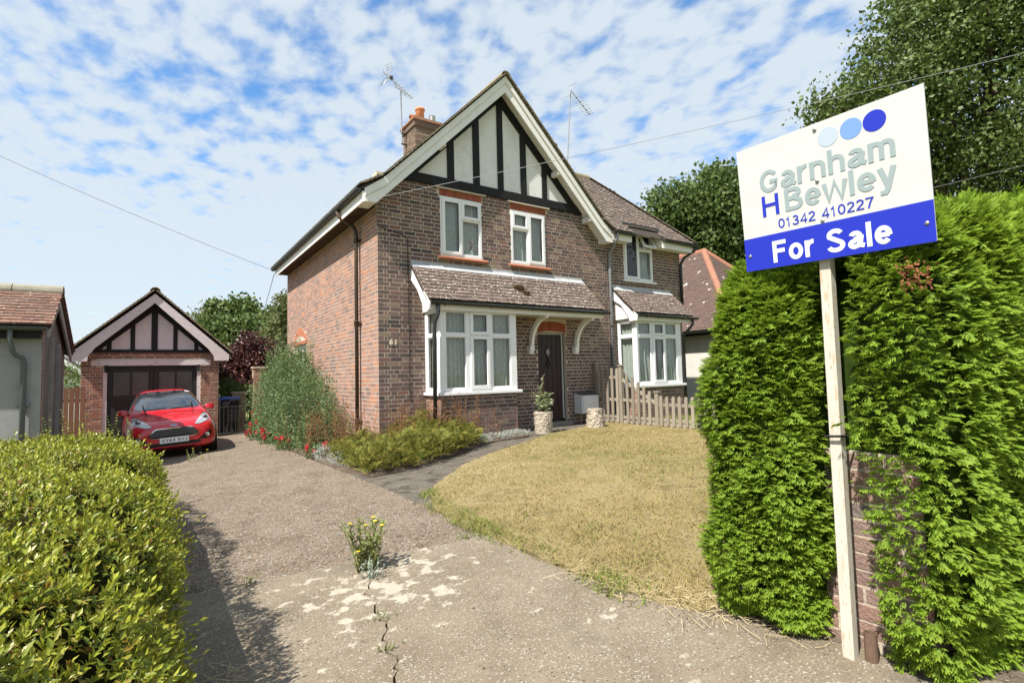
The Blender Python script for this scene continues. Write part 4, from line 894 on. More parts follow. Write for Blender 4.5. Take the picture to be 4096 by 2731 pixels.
for sg in (-1, 1):
    par = [c for c in gar.children if c.name.startswith('roof_slope')][0 if sg < 0 else 1]
    V = np.array((-sg*.734, 0, .679)); U = (0, 1, 0) if sg > 0 else (0, -1, 0)
    gt.slope(par, (gc+sg*1.83, GY-.40 if sg > 0 else GY+5.1, 1.67), U, V, 5.5, 2.44, m_tile_verge, gauge=.105, thick=.03)
gt.build(); ridge(gar, (gc, GY-.4, 3.36), (gc, GY+5.1, 3.36), .12, m_ridge_old)
# double doors
m_gdoor = mat('black_door', [(.014, .014, .014), (.026, .025, .024)], scale=9, rough=.5, stretch=(6, 6, 1)); m_obsc = mat('obscure_glass', [(.03, .026, .024), (.055, .048, .045)], scale=3, rough=.25, spec=.7, bump=(120, .8, .004))
for i in range(2):
    a = gx0+.53+i*.985; b = a+.975
    d_ = MB(); panel(d_, 1, GY+.05, GY+.10, a, b, gz+.03, 1.34, [(a+.10, b-.10, .60, 1.24)]); d_ = d_.build('door', m_gdoor, gar)
    for k in range(2):
        x = a+.10+k*.395; MB().box(x+.01, x+.37, GY+.075, GY+.085, .61, 1.23).build('pane', m_obsc, d_)
    MB().box((a+b)/2-.02, (a+b)/2+.02, GY+.045, GY+.07, .6, 1.24).build('glazing_bar', m_gdoor, d_)
    for k in range(7): MB().box(a+.08+.12*k, a+.08+.12*k+.112, GY+.038, GY+.05, gz+.08, .48).build('board', m_gdoor, d_)
    MB().box(a+.02, b-.02, GY+.03, GY+.05, .49, .60).build('rail', m_gdoor, d_)
for x in (gx0+.5, gx1-.5): MB().tube([(x, GY-.06, 1.22), (x, GY-.06, 1.40)], .035, 8).build('hinge', m_black, gar)
MB().box(gx0+.54, gx1-.54, GY-.0, GY+.04, 1.34, 1.385).build('top_rail', m_gdoor, gar)

# ================================================================ OUTBUILDING ON THE LEFT
ob = thing('rendered_outbuilding', 'grey rendered outbuilding with red tiled roof beyond the leafy hedge', 'outbuilding')
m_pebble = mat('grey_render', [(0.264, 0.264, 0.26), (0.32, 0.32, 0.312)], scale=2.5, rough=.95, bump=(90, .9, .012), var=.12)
ox, oy0, oy1 = -4.72, 2.32, 4.95; oz = -.7
MB().box(-10.5, ox-.022, oy0, oy0+.2, oz, 1.86).box(-10.5, ox-.21, oy1-.2, oy1-.01, oz, 1.5).build('rendered_wall', m_pebble, ob)
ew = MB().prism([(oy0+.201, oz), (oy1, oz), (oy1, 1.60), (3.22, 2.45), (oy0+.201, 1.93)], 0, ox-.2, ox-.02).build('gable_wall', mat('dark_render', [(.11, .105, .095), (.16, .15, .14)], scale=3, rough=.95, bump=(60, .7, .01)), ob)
om = Masonry(60); om.wall(ew, (ox-.02, oy0, 0), (0, 1, 0), (1, 0, 0), brick_rects(.11, oz, 1.84, bl=.22), m_brick_garage); om.build()
MB().box(ox-.02, ox+.03, oy0+.75, oy0+.82, oz, 1.75).box(ox-.02, ox+.03, oy0+1.55, oy0+1.62, oz, 1.7).build('corner_strip', mat('grey_board', [(.20, .20, .20), (.27, .27, .265)], scale=4, rough=.7), ob)
rf = MB().prism([(2.16, 1.88), (3.22, 2.55), (5.15, 1.58), (5.15, 1.54), (3.22, 2.50), (2.16, 1.84)], 0, -10.6, ox+.10).build('roof', MATS['roof_deck'], ob)
ot = Tiling(260)
ot.slope(rf, (-10.6, 2.12, 1.88), (1, 0, 0), (0, 1.06, .67), 10.6+ox+.13, 1.22, m_tile_red, wdt=.25, gauge=.105, thick=.03); ot.slope(rf, (ox+.13, 5.2, 1.58), (-1, 0, 0), (0, -1.93, .97), 5.0, 2.12, m_tile_red, wdt=.25, gauge=.11, near=-20)
ot.build(); ridge(ob, (ox+.13, 3.22, 2.60), (-10.6, 3.22, 2.60), .13, mat('grey_ridge', [(.22, .20, .155), (.30, .28, .22)], scale=7, rough=.95, var=.25), .62)
MB().prism([(2.18, 1.70), (2.18, 1.84), (3.22, 2.49), (5.1, 1.54), (5.1, 1.40), (3.22, 2.30)], 0, ox+.05, ox+.08).build('bargeboard', mat('grey_board', [(.20, .20, .20), (.27, .27, .265)], scale=4, rough=.7), ob)
gutter((-10.6, 2.08, 1.86), (ox+.06, 2.08, 1.85), .06, mat('dull_gutter', (.06, .062, .064), rough=.5), ob); MB().box(-10.6, ox-.03, 2.16, 2.31, 1.68, 1.82).build('fascia', m_black, ob)
MB().tube([(-5.09, 2.09, 1.82), (-5.09, 2.09, 1.68), (-5.06, 2.14, 1.46), (-5.03, 2.18, 1.41), (-4.97, 2.25, 1.37), (-4.945, 2.26, 1.30), (-4.945, 2.26, oz)], .036, 12).build('downpipe', mat('grey_green_pipe', (.085, .10, .10), rough=.5), ob, smooth=True)
MB().box(-5.02, -4.87, 2.24, 2.325, .62, .66).build('pipe_bracket', MATS['grey_green_pipe'], ob)
# brown fence between outbuilding and garage
bf = thing('board_fence', 'weathered brown board fence between garage and outbuilding', 'fence', (0, 0, 0))
m_bf = mat('brown_board', [(.12, .055, .035), (.17, .085, .05), (.10, .05, .035)], 'piece', rough=.9, bump=(40, .4, .005))
for k in range(9):
    x = -5.55+.105*k; z = .86+.012*math.sin(k*2.1); MB().box(x, x+.095, 7.70, 7.722, -.7, z).build('board', m_bf, bf)
MB().box(-5.6, -4.6, 7.725, 7.77, .5, .58).box(-5.6, -4.6, 7.725, 7.77, -.3, -.22).build('rail', m_bf, bf)
# far bungalow glimpsed between
fb = thing('far_bungalow', 'distant bungalow gable with white bargeboard seen past the garage', 'house', tuple(at(240, 1500, 26)))
MB().prism([(-4, 0), (1.1, 0), (-1.5, 2.0)], 1, 0, 6).build('roof', m_tile_far, fb)
MB().prism([(-4.1, -.1), (-3.8, -.1), (-1.5, 1.8), (.9, -.1), (1.25, -.1), (-1.5, 2.1)], 1, -.1, 0).build('bargeboard', m_white, fb); MB().box(-3.7, .8, .3, 6, -2.4, 0).build('wall', m_render, fb)

# ================================================================ GATE, BIN, PIERS
m_gate = mat('gate_iron', (.035, .033, .03), rough=.6)
gt_ = thing('wrought_iron_gate', 'wrought iron garden gate with scrolls between garage and brick pier', 'gate', (-1.68, 7.95, float(ground_z(-1.4, 7.95))))
GWD = .80
MB().tube([(0, 0, .06), (GWD, 0, .06)], .011, 6).tube([(0, 0, .80), (GWD, 0, .80)], .011, 6).tube([(0, 0, .03), (0, 0, 1.05)], .013, 6).tube([(GWD, 0, .03), (GWD, 0, 1.05)], .013, 6).build('frame', m_gate, gt_)
for k in range(1, 8): MB().tube([(GWD*k/8, 0, .06), (GWD*k/8, 0, .80)], .008, 6).build('bar', m_gate, gt_)
def scroll(cx, cz, r, a0, turns, sg=1):
    return [(cx+sg*r*(1-t*.75)*math.cos(a0+t*turns*6.283), 0, cz+r*(1-t*.75)*math.sin(a0+t*turns*6.283)) for t in np.linspace(0, 1, 26)]
for cx, sg in ((.22, 1), (.58, -1)):
    MB().tube(scroll(cx-.08*sg, .87, .075, 0, 1.3, sg), .008, 5).tube(scroll(cx+.12*sg, 1.03, .07, 3.1, 1.3, sg), .008, 5).tube([(cx-.08*sg, 0, .81), (cx+.02*sg, 0, .93), (cx+.11*sg, 0, 1.10)], .008, 5).build('scroll', m_gate, gt_)
    MB().tube(scroll(cx-.06, .14, .055, 0, 1.3), .007, 5).tube(scroll(cx+.08, .14, .055, 3.1, 1.3, -1), .007, 5).tube([(cx-.08, 0, .2), (cx, 0, .36), (cx+.08, 0, .2)], .007, 5).build('scroll', m_gate, gt_)
for k in range(5): MB().tube([(.2, 0, .42+.07*k), (.6, 0, .42+.07*k)], .006, 5).build('cross_bar', m_gate, gt_)
wb = thing('wheelie_bin', 'black wheelie bin with blue lid behind the iron gate', 'bin', (-1.42, 8.65, float(ground_z(-1.4, 8.6))))
MB().add([(-.22, -.22, .05), (.22, -.22, .05), (.22, .22, .05), (-.22, .22, .05), (-.29, -.28, .98), (.29, -.28, .98), (.29, .30, .98), (-.29, .30, .98)], [(3, 2, 1, 0), (4, 5, 6, 7), (0, 1, 5, 4), (1, 2, 6, 5), (2, 3, 7, 6), (3, 0, 4, 7)]).build('body', mat('bin_black', (.014, .014, .016), rough=.5), wb, bevel=.02)
MB().prism([(-.33, .98), (.33, .98), (.33, 1.03), (.1, 1.07), (-.25, 1.06), (-.33, 1.02)], 0, -.30, .30).build('lid', mat('bin_blue', (.015, .05, .30), rough=.4), wb, bevel=.012); MB().tube([(-.25, .34, .95), (.25, .34, .95)], .015, 8).build('handle', MATS['bin_black'], wb)
for s_ in (-.2, .2): MB().prism([(.22+.1*math.cos(a), .1+.1*math.sin(a)) for a in np.linspace(0, 6.28, 16, False)], 0, s_-.03, s_+.03).build('wheel', MATS['bin_black'], wb)
def pier(name, label, x0, x1, y0, y1, z1, cap=None, m=None, z0=-.75, capn=60):
    t = thing(name, label, 'brick wall'); b = MB().box(x0+.008, x1-.008, y0+.008, y1-.008, z0, z1-.01).build('core', mat('old_mortar', [(.36, .30, .24), (.50, .43, .34)], scale=9, rough=.95, bump=(60, .8, .01)), t); q = Masonry(capn); m = m or m_brick_garage
    q.wall(b, (x0, y0+.008, 0), (1, 0, 0), (0, -1, 0), brick_rects(x1-x0, z0, z1), m, .02); q.wall(b, (x0+.008, y1, 0), (0, -1, 0), (-1, 0, 0), brick_rects(y1-y0, z0, z1, (), 1), m, .02); q.wall(b, (x1-.008, y0, 0), (0, 1, 0), (1, 0, 0), brick_rects(y1-y0, z0, z1, (), 1), m, .02); q.build()
    if cap: MB().box(x0-.02, x1+.02, y0-.02, y1+.02, z1-.01, z1+.04).build('coping', mat('coping', [(.40, .33, .24), (.5, .42, .32)], scale=9, rough=.95, bump=(40, .6, .01)), t)
    return t
m_pale_brick = mat('pale_brick', [(0.289, 0.204, 0.136), (0.357, 0.264, 0.178), (0.238, 0.153, 0.102), (0.323, 0.187, 0.119)], 'piece', rough=.95, var=.3, bump=(50, .8, .01))
pier('gate_pier', 'mossy brick gate pier beside the shrub and iron gate', -.86, -.52, 7.72, 8.06, 1.28, True, m_pale_brick)
pier('low_garden_wall', 'low crumbling brick wall behind the iron gate', -1.25, -.87, 9.1, 9.3, .55, True, m_pale_brick)

# ================================================================ PLANTERS BY THE DOOR
def planter(label, x, y, r0, r1, h, seed):
    t = thing('pebble_planter', label, 'planter', (x, y, float(ground_z(x, y))-.015)); rr = random.Random(seed)
    MB().lathe([(r0*.96, 0), (r0*.97, .02), (r1*.97, h*.7), (r1*.94, h), (r1*.72, h), (r1*.70, h-.03)], (0, 0, 0), 20).build('drum', mat('planter_cement', [(.34, .29, .22), (.42, .36, .28)], scale=12, rough=.95), t)
    P, R_ = [], []
    V = []; Fq = []; mbp = MB()
    for i in range(240):
        a = rr.uniform(0, 6.283); z = rr.uniform(.01, h-.01); r_ = r0+(r1-r0)*z/h; s_ = rr.uniform(.014, .028); c = Vector((r_*math.cos(a), r_*math.sin(a), z)); n_ = Vector((math.cos(a), math.sin(a), 0)); x_ = Vector((-n_.y, n_.x, 0)); 
        e = rr.uniform(.7, 1.3)
        vs = [c+x_*s_*e, c+Vector((0, 0, s_)), c-x_*s_*e, c-Vector((0, 0, s_)), c+n_*s_*.6]; mbp.add([tuple(q) for q in vs], [(0, 1, 4), (1, 2, 4), (2, 3, 4), (3, 0, 4)])
    mbp.build('pebbles', mat('pebble', [(.44, .36, .26), (.55, .48, .38), (.34, .27, .2), (.24, .22, .20), (.60, .55, .46)], 'piece', rough=.85), t, kind='stuff', smooth=True)
    MB().lathe([(r1*.7, h-.03), (r1*.4, h-.015), (.01, h-.01)], (0, 0, 0), 14).build('compost', m_soil, t); return t
planter('pebble studded planter holding a tall leafy plant by the door', 2.86, -.98, .165, .17, .42, 1)
planter('squat pebble studded planter beside the picket fence', 4.16, -1.02, .19, .155, .40, 2)

# ================================================================ PICKET FENCE
pf = thing('picket_fence', 'weathered wooden picket fence stepping down from the house wall', 'fence')
m_picket = mat('weathered_picket', [(0.23, 0.196, 0.149), (0.297, 0.259, 0.204), (0.187, 0.162, 0.123)], 'piece', rough=.9, bump=(40, .5, .004), var=.2, stretch=(5, 5, 1))
def fx(y): return 5.10
def picket(y, top, wd=.068, th=.022):
    x = fx(y); z0 = float(ground_z(x, y))+.03; lean = random.uniform(-.012, .012)
    pts = [(-wd/2, 0), (wd/2, 0), (wd/2, top-wd*.6), (wd*.28, top-wd*.18), (0, top), (-wd*.28, top-wd*.18), (-wd/2, top-wd*.6)]
    o = MB().prism(pts, 0, -th/2, th/2).build('picket', m_picket, pf); o.location = (x, y, z0); o.rotation_euler = (lean, 0, 0)
tops = [1.0]*7; yy = -.15; k = 0; ys_ = []
while yy > -6.0:
    d = -yy
    top = 1.17 if d < .85 else 1.17-.62*(d-.85) if d < 1.78 else .585
    if min(abs(yy-q) for q in (-.84, -1.81, -3.6, -5.4)) > .07: picket(yy, top+random.uniform(-.012, .012))
    yy -= .148
for y, h_ in ((-.06, 1.30), (-.84, 1.24), (-1.81, .68), (-3.6, .68), (-5.4, .68)):
    x = fx(y)+.03; z0 = float(ground_z(x, y)); MB().box(x-.042, x+.042, y-.042, y+.042, z0-.1, z0+h_).build('post', m_picket, pf, bevel=.004); MB().box(x-.06, x+.06, y-.06, y+.06, z0+h_, z0+h_+.025).build('post_cap', m_picket, pf, bevel=.006)
for a, b, za, zb in ((-.08, -.84, 1.0, 1.0), (-.84, -1.81, .96, .44), (-1.81, -6.0, .44, .44), (-.08, -6.0, .14, .14), (-.08, -1.6, .52, .50)):
    MB().bar((fx(a)+.032, a, float(ground_z(4.4, a))+za), (fx(b)+.032, b, float(ground_z(4.4, b))+zb), .03, .06).build('rail', m_picket, pf)
MB().bar((5.135, -.1, -.17), (5.135, -6.0, -.17), .025, .10).build('gravel_board', m_picket, pf)

# ================================================================ FOR SALE SIGN
m_board = mat('sign_white', [(0.502, 0.509, 0.502), (0.532, 0.54, 0.532)], scale=3, rough=.4, spec=.4, bump=(60, .12, .002), stretch=(1, 1, 4))
m_sblue = mat('sign_blue', (0.0144, 0.028, 0.416), rough=.4, spec=.4); m_sgrey = mat('sign_grey', (0.272, 0.336, 0.344), rough=.45); m_slight = mat('sign_lightblue', (0.16, 0.288, 0.672), rough=.45); m_spale = mat('sign_paleblue', (0.4, 0.464, 0.544), rough=.45); m_swhite = mat('sign_letter_white', (0.68, 0.689, 0.68), rough=.4)
sg_ = thing('estate_agent_sign', 'white and blue For Sale board on a white post before the conifer hedge', 'sign', (-.745, -7.79, -.36))
post = MB().box(-.024, .024, -.024, .024, 0, 2.33).build('post', mat('post_white', [(0.464, 0.424, 0.352), (0.544, 0.512, 0.448)], scale=4, rough=.7, bump=(40, .3, .004), stretch=(6, 6, 1), speck=[(9, .58, .06, (.46, .36, .25), 7), (22, .64, .05, (.30, .22, .15), 6)]), sg_, bevel=.003); post.location = (.012, 0, 0); post.rotation_euler = (.0, .004, 0)
u_ = Vector((-.0101, -.9997, -.0227)).normalized(); v_ = Vector((-.1064, -.0212, .9941)); v_ = (v_-u_*v_.dot(u_)).normalized(); n_ = u_.cross(v_)        # n_ faces the road
BW, BH = .792, .61
bpanel = MB().box(-BW/2, BW/2, 0, .006, -BH/2, BH/2).mesh('board', m_board); bd = link('board', bpanel, sg_); bd.location = (-.065, -.04, 2.07); bd.rotation_euler = Matrix((( u_.x, -n_.x, v_.x), (u_.y, -n_.y, v_.y), (u_.z, -n_.z, v_.z))).to_euler()
MB().box(-BW/2+.0, BW/2-.0, -.0025, -.0005, -BH/2, -.143).build('blue_strip', m_sblue, bd)
def disc(x, z, r, m):
    MB().prism([(x+r*math.cos(a), z+r*math.sin(a)) for a in np.linspace(0, 6.283, 40, False)], 1, -.0012, -.0004).build('disc', m, bd)
disc(.04, .228, .042, m_spale); disc(.133, .229, .043, m_slight); disc(.222, .228, .043, m_sblue)
fit_text('Garnham', 'letter', m_sgrey, bd, -.287, .287, .062, .168, -.0015, .0006, .165, .075)
fit_text('H', 'letter', m_sblue, bd, -.285, -.203, -.052, .048, -.0015, .0006, .15)
fit_text('Bewley', 'letter', m_sgrey, bd, -.173, .285, -.082, .055, -.0015, .0006, .165, .06)
fit_text('01342 410227', 'letter', m_sblue, bd, -.213, .197, -.122, -.074, -.0015, .0006, .12, .12)
fit_text('For Sale', 'letter', m_swhite, bd, -.252, .252, -.282, -.178, -.0028, .0005, .185, .085)
for x, z in ((-.012, .278), (-.02, .05), (-.012, -.132), (-.37, -.23), (.37, -.23)): MB().lathe([(.008, 0), (.008, .004), (.004, .006)], (0, 0, 0), 10).build('bolt', mat('bolt_steel', (.35, .34, .32), rough=.4, metallic=.8), bd).matrix_local = Matrix.Translation((x, -.001, z)) @ Matrix.Rotation(math.pi/2, 4, 'X')
MB().tube([(-.03, -.03, .975), (.03, -.03, .97), (.03, .03, .965), (-.03, .03, .97), (-.03, -.03, .975)], .006, 6).tube([(.03, -.03, .97), (.06, -.035, .975), (.10, -.03, .96)], .006, 6).build('cable_tie', m_black, sg_)
pier('boundary_pier', 'old brick boundary pier behind the sale sign post', -.62, -.12, -8.05, -7.30, .54, False, mat('brick_pier', [(0.255, 0.17, 0.145), (0.204, 0.145, 0.132), (0.306, 0.196, 0.153), (0.17, 0.136, 0.132), (0.281, 0.162, 0.128)], 'piece', rough=.95, bump=(50, 1, .015), var=.35), -.6, 120)
MB().lathe([(.026, 0), (.026, .14), (.021, .14), (.021, .02)], (0, 0, 0), 14).build('pipe_stub', mat('rusty_pipe', [(.10, .065, .045), (.16, .10, .07)], scale=20, rough=.9), None, 'rusty pipe stub in the ground at the foot of the sale sign post', 'pipe').location = (-.70, -7.86, -.37)
# ================================================================ CAR
import bmesh
car = thing('parked_car', 'red hatchback parked nose out in front of the garage', 'car', (-2.86, 3.75, float(ground_z(-2.9, 5.2))-.01), math.radians(2.7))
car.scale = (.96, .96, .96); car.rotation_euler = (-.02, -.045, math.radians(2.7))
m_red = mat('red_paint', [(0.493, 0.0068, 0.0153), (0.51, 0.00765, 0.017)], scale=1, rough=.32, spec=.5, coat=.7)
m_trim = mat('black_trim', (.012, .012, .013), rough=.5); m_chrome = mat('chrome', (.75, .75, .76), rough=.08, metallic=1); m_lens = mat('lamp_lens', [(.22, .23, .24), (.46, .47, .49)], scale=14, rough=.08, spec=.8, coat=1.0)
m_screen = mat('windscreen', [(.012, .016, .02), (.03, .035, .04)], scale=3, rough=.03, spec=1.0, coat=1.0)
ST = [(.02, .68, .30, .665, .42, .62, .50, .50, .48, .33, .28), (.07, .74, .40, .72, .58, .67, .665, .50, .64, .30, .22), (.18, .80, .50, .78, .69, .73, .775, .53, .75, .28, .19), (.38, .865, .56, .845, .76, .785, .83, .56, .81, .27, .18),
      (.70, .93, .60, .91, .79, .85, .857, .60, .83, .26, .18), (1.05, .975, .62, .955, .80, .90, .86, .62, .83, .26, .18), (1.22, 1.0, .62, .985, .80, .935, .86, .63, .83, .26, .18), (1.58, 1.245, .585, 1.215, .785, .97, .86, .64, .83, .26, .18),
      (2.05, 1.465, .55, 1.43, .775, .985, .86, .65, .83, .26, .18), (2.5, 1.515, .56, 1.475, .775, 1.0, .86, .66, .83, .26, .18), (3.1, 1.485, .55, 1.445, .765, 1.03, .86, .67, .83, .26, .18), (3.6, 1.34, .50, 1.295, .745, 1.05, .845, .66, .81, .28, .2),
      (3.85, 1.10, .52, 1.07, .72, .95, .80, .62, .77, .30, .25), (3.96, .80, .50, .78, .66, .72, .74, .55, .70, .36, .32)]
V = []; nst = len(ST)
for y, zt, wt, zs_, wb_, zb_, wm_, zm_, wl_, zl_, zbot in ST:
    half = [(0, zt), (wt*.55, zt-.004), (wt, zs_), (wb_, zb_), (wm_, zm_), (wl_, zl_), (wl_*.9, zbot), (0, zbot)]
    ring = [(x, z) for x, z in half]+[(-x, z) for x, z in half[-2:0:-1]]
    V += [(x, y, z) for x, z in ring]
K = 14; Fq = [(i*K+k, i*K+(k+1) % K, (i+1)*K+(k+1) % K, (i+1)*K+k) for i in range(nst-1) for k in range(K)]
def capring(b, rev_):
    h = [b+0, b+1, b+2, b+3, b+4, b+5, b+6, b+7, b+8, b+9, b+10, b+11, b+12, b+13]
    q = [(h[0], h[1], h[13]), (h[1], h[2], h[12], h[13]), (h[2], h[3], h[11], h[12]), (h[3], h[4], h[10], h[11]), (h[4], h[5], h[9], h[10]), (h[5], h[6], h[8], h[9]), (h[6], h[7], h[8])]
    return [t[::-1] for t in q] if rev_ else q
Fq += capring(0, False)+capring((nst-1)*K, True)
me = bpy.data.meshes.new('body_cage'); me.from_pydata(V, [], Fq); bm = bmesh.new(); bm.from_mesh(me); bmesh.ops.recalc_face_normals(bm, faces=bm.faces[:]); bm.to_mesh(me); bm.free()
tmp = bpy.data.objects.new('body_cage', me); COL.objects.link(tmp); sm_ = tmp.modifiers.new('s', 'SUBSURF'); sm_.levels = 3; sm_.render_levels = 3
dg = bpy.context.evaluated_depsgraph_get(); bme = bpy.data.meshes.new_from_object(tmp.evaluated_get(dg)); bpy.data.objects.remove(tmp); bme.name = 'body'; bme.materials.clear(); bme.materials.append(m_red)
bme.polygons.foreach_set('use_smooth', [True]*len(bme.polygons)); link('body', bme, car)
bvh = BVHTree.FromPolygons([v.co.copy() for v in bme.vertices], [tuple(p.vertices) for p in bme.polygons])
def drape(name, poly, m, d='front', off=.006, thick=0.0, parent=car, cuts=2):
    b = bmesh.new(); vs = [b.verts.new((p[0], p[1], 0)) for p in poly]; b.faces.new(vs); bmesh.ops.triangulate(b, faces=b.faces[:])
    for _ in range(cuts): bmesh.ops.subdivide_edges(b, edges=b.edges[:], cuts=1, use_grid_fill=True)
    for v in b.verts:
        a, c = v.co.x, v.co.y
        if d == 'front': o, dr = Vector((a, -2, c)), Vector((0, 1, 0))
        elif d == 'left': o, dr = Vector((2, a, c)), Vector((-1, 0, 0))
        elif d == 'right': o, dr = Vector((-2, a, c)), Vector((1, 0, 0))
        elif d == 'top': o, dr = Vector((a, c, 3)), Vector((0, 0, -1))
        h = bvh.ray_cast(o, dr)
        for ex, ez in ((1e-3, 7e-4), (-1.3e-3, 9e-4), (6e-4, -1.1e-3)):
            if h[0] is None: h = bvh.ray_cast(o+Vector((ex, ex, ez)), dr)
        if h[0] is None: h = bvh.find_nearest(o+dr*1.5)
        n = h[1] if h[1].dot(dr) < 0 else -h[1]; v.co = h[0]+n*off
    mm = bpy.data.meshes.new(name); bmesh.ops.recalc_face_normals(b, faces=b.faces[:]); b.to_mesh(mm); b.free(); mm.materials.append(m); mm.polygons.foreach_set('use_smooth', [True]*len(mm.polygons))
    return link(name, mm, parent)
mir = lambda P: [(-x, z) for x, z in P][::-1]
drape('windscreen', [(-.56, 1.03), (.56, 1.03), (.635, 1.075), (.60, 1.22), (.525, 1.425), (.3, 1.452), (-.3, 1.452), (-.525, 1.425), (-.60, 1.22), (-.635, 1.075)], m_screen, off=.007, cuts=3)
GR = [(-.29, .655), (.29, .655), (.34, .635), (.445, .53), (.425, .505), (.34, .475), (-.34, .475), (-.425, .505), (-.445, .53), (-.34, .635)]
drape('grille_surround', [(x*1.035, .565+(z-.565)*1.14) for x, z in GR], m_chrome, off=.005); gr = drape('grille', GR, m_trim, off=.010)
for k in range(5):
    z = .495+.034*k; hw = .435-(abs(z-.535)*(.95 if z > .535 else 2.2)); drape('grille_bar', [(-hw, z-.007), (hw, z-.007), (hw, z+.006), (-hw, z+.006)], mat('grille_grey', (.16, .16, .165), rough=.35, metallic=.8) if k else m_trim, off=.018, parent=gr, cuts=3)
drape('lower_intake', [(-.50, .335), (-.44, .30), (.44, .30), (.50, .335), (.46, .37), (-.46, .37)], m_trim, off=.006)
HL = [(.38, .705), (.44, .775), (.55, .86), (.65, .905), (.70, .89), (.695, .80), (.61, .735), (.47, .695)]
FG = [(.43, .375), (.60, .52), (.685, .555), (.70, .47), (.66, .40), (.55, .365)]
for P in (HL, mir(HL)):
    sx = 1 if P is HL else -1
    drape('headlight_rim', [(.545*sx+(x-.545*sx)*1.05, .77+(z-.77)*1.10) for x, z in P], m_trim, off=.004); h_ = drape('headlight', P, m_lens, off=.008)
    c = bvh.ray_cast(Vector((.60*sx, -2, .81)), Vector((0, 1, 0)))[0]; q = MB().lathe([(.062, 0), (.062, .012), (.045, .014), (.04, .004), (.0, .002)], (0, 0, 0), 18).build('projector', m_chrome, h_, smooth=True); q.location = c+Vector((.006*sx, -.012, .004)); q.rotation_euler = (math.pi/2+.5, 0, .35*sx)
    q = MB().lathe([(.034, 0), (.03, .018), (.0, .022)], (0, 0, 0), 14).build('bulb_lens', m_screen, h_, smooth=True); q.location = c+Vector((.006*sx, -.016, .006)); q.rotation_euler = (math.pi/2+.5, 0, .35*sx)
for P in (FG, mir(FG)):
    sx = 1 if P is FG else -1; f_ = drape('fog_light_recess', P, m_trim, off=.006); c = bvh.ray_cast(Vector((.61*sx, -2, .455)), Vector((0, 1, 0)))[0]
    q = MB().lathe([(.045, 0), (.045, .016), (.036, .018), (.03, .006), (0, .005)], (0, 0, 0), 16).build('fog_light', m_chrome, f_, smooth=True); q.location = c+Vector((0, -.008, 0)); q.rotation_euler = (math.pi/2, 0, .5*sx)
# badge: blue oval with pale rim and script
bc = bvh.ray_cast(Vector((0, -2, .715)), Vector((0, 1, 0)))[0]+Vector((0, -.012, 0))
bg_ = MB().prism([(.062*math.cos(a), .025*math.sin(a)) for a in np.linspace(0, 6.283, 28, False)], 1, -.006, .02).build('badge', m_chrome, car); bg_.location = bc; bg_.rotation_euler = (-.6, 0, 0)
MB().prism([(.054*math.cos(a), .019*math.sin(a)) for a in np.linspace(0, 6.283, 28, False)], 1, -.008, -.0055).build('badge_field', mat('badge_blue', (.02, .05, .22), rough=.3), bg_)
fit_text('Ford', 'badge_letter', m_chrome, bg_, -.036, .036, -.011, .011, -.0082, .0005, .16, .05, .2)
# number plate
pl = MB().box(-.26, .26, -.006, .008, -.055, .055).build('number_plate', mat('plate_white', (.78, .78, .76), rough=.35), car, bevel=.003); pc = bvh.ray_cast(Vector((0, -2, .415)), Vector((0, 1, 0)))[0]; pl.location = pc+Vector((0, -.018, 0)); pl.rotation_euler = (-.05, 0, 0)
fit_text('GY63 SVJ', 'plate_letter', mat('plate_black', (.008, .008, .008), rough=.4), pl, -.225, .225, -.033, .033, -.0065, .0006, .165, .14)
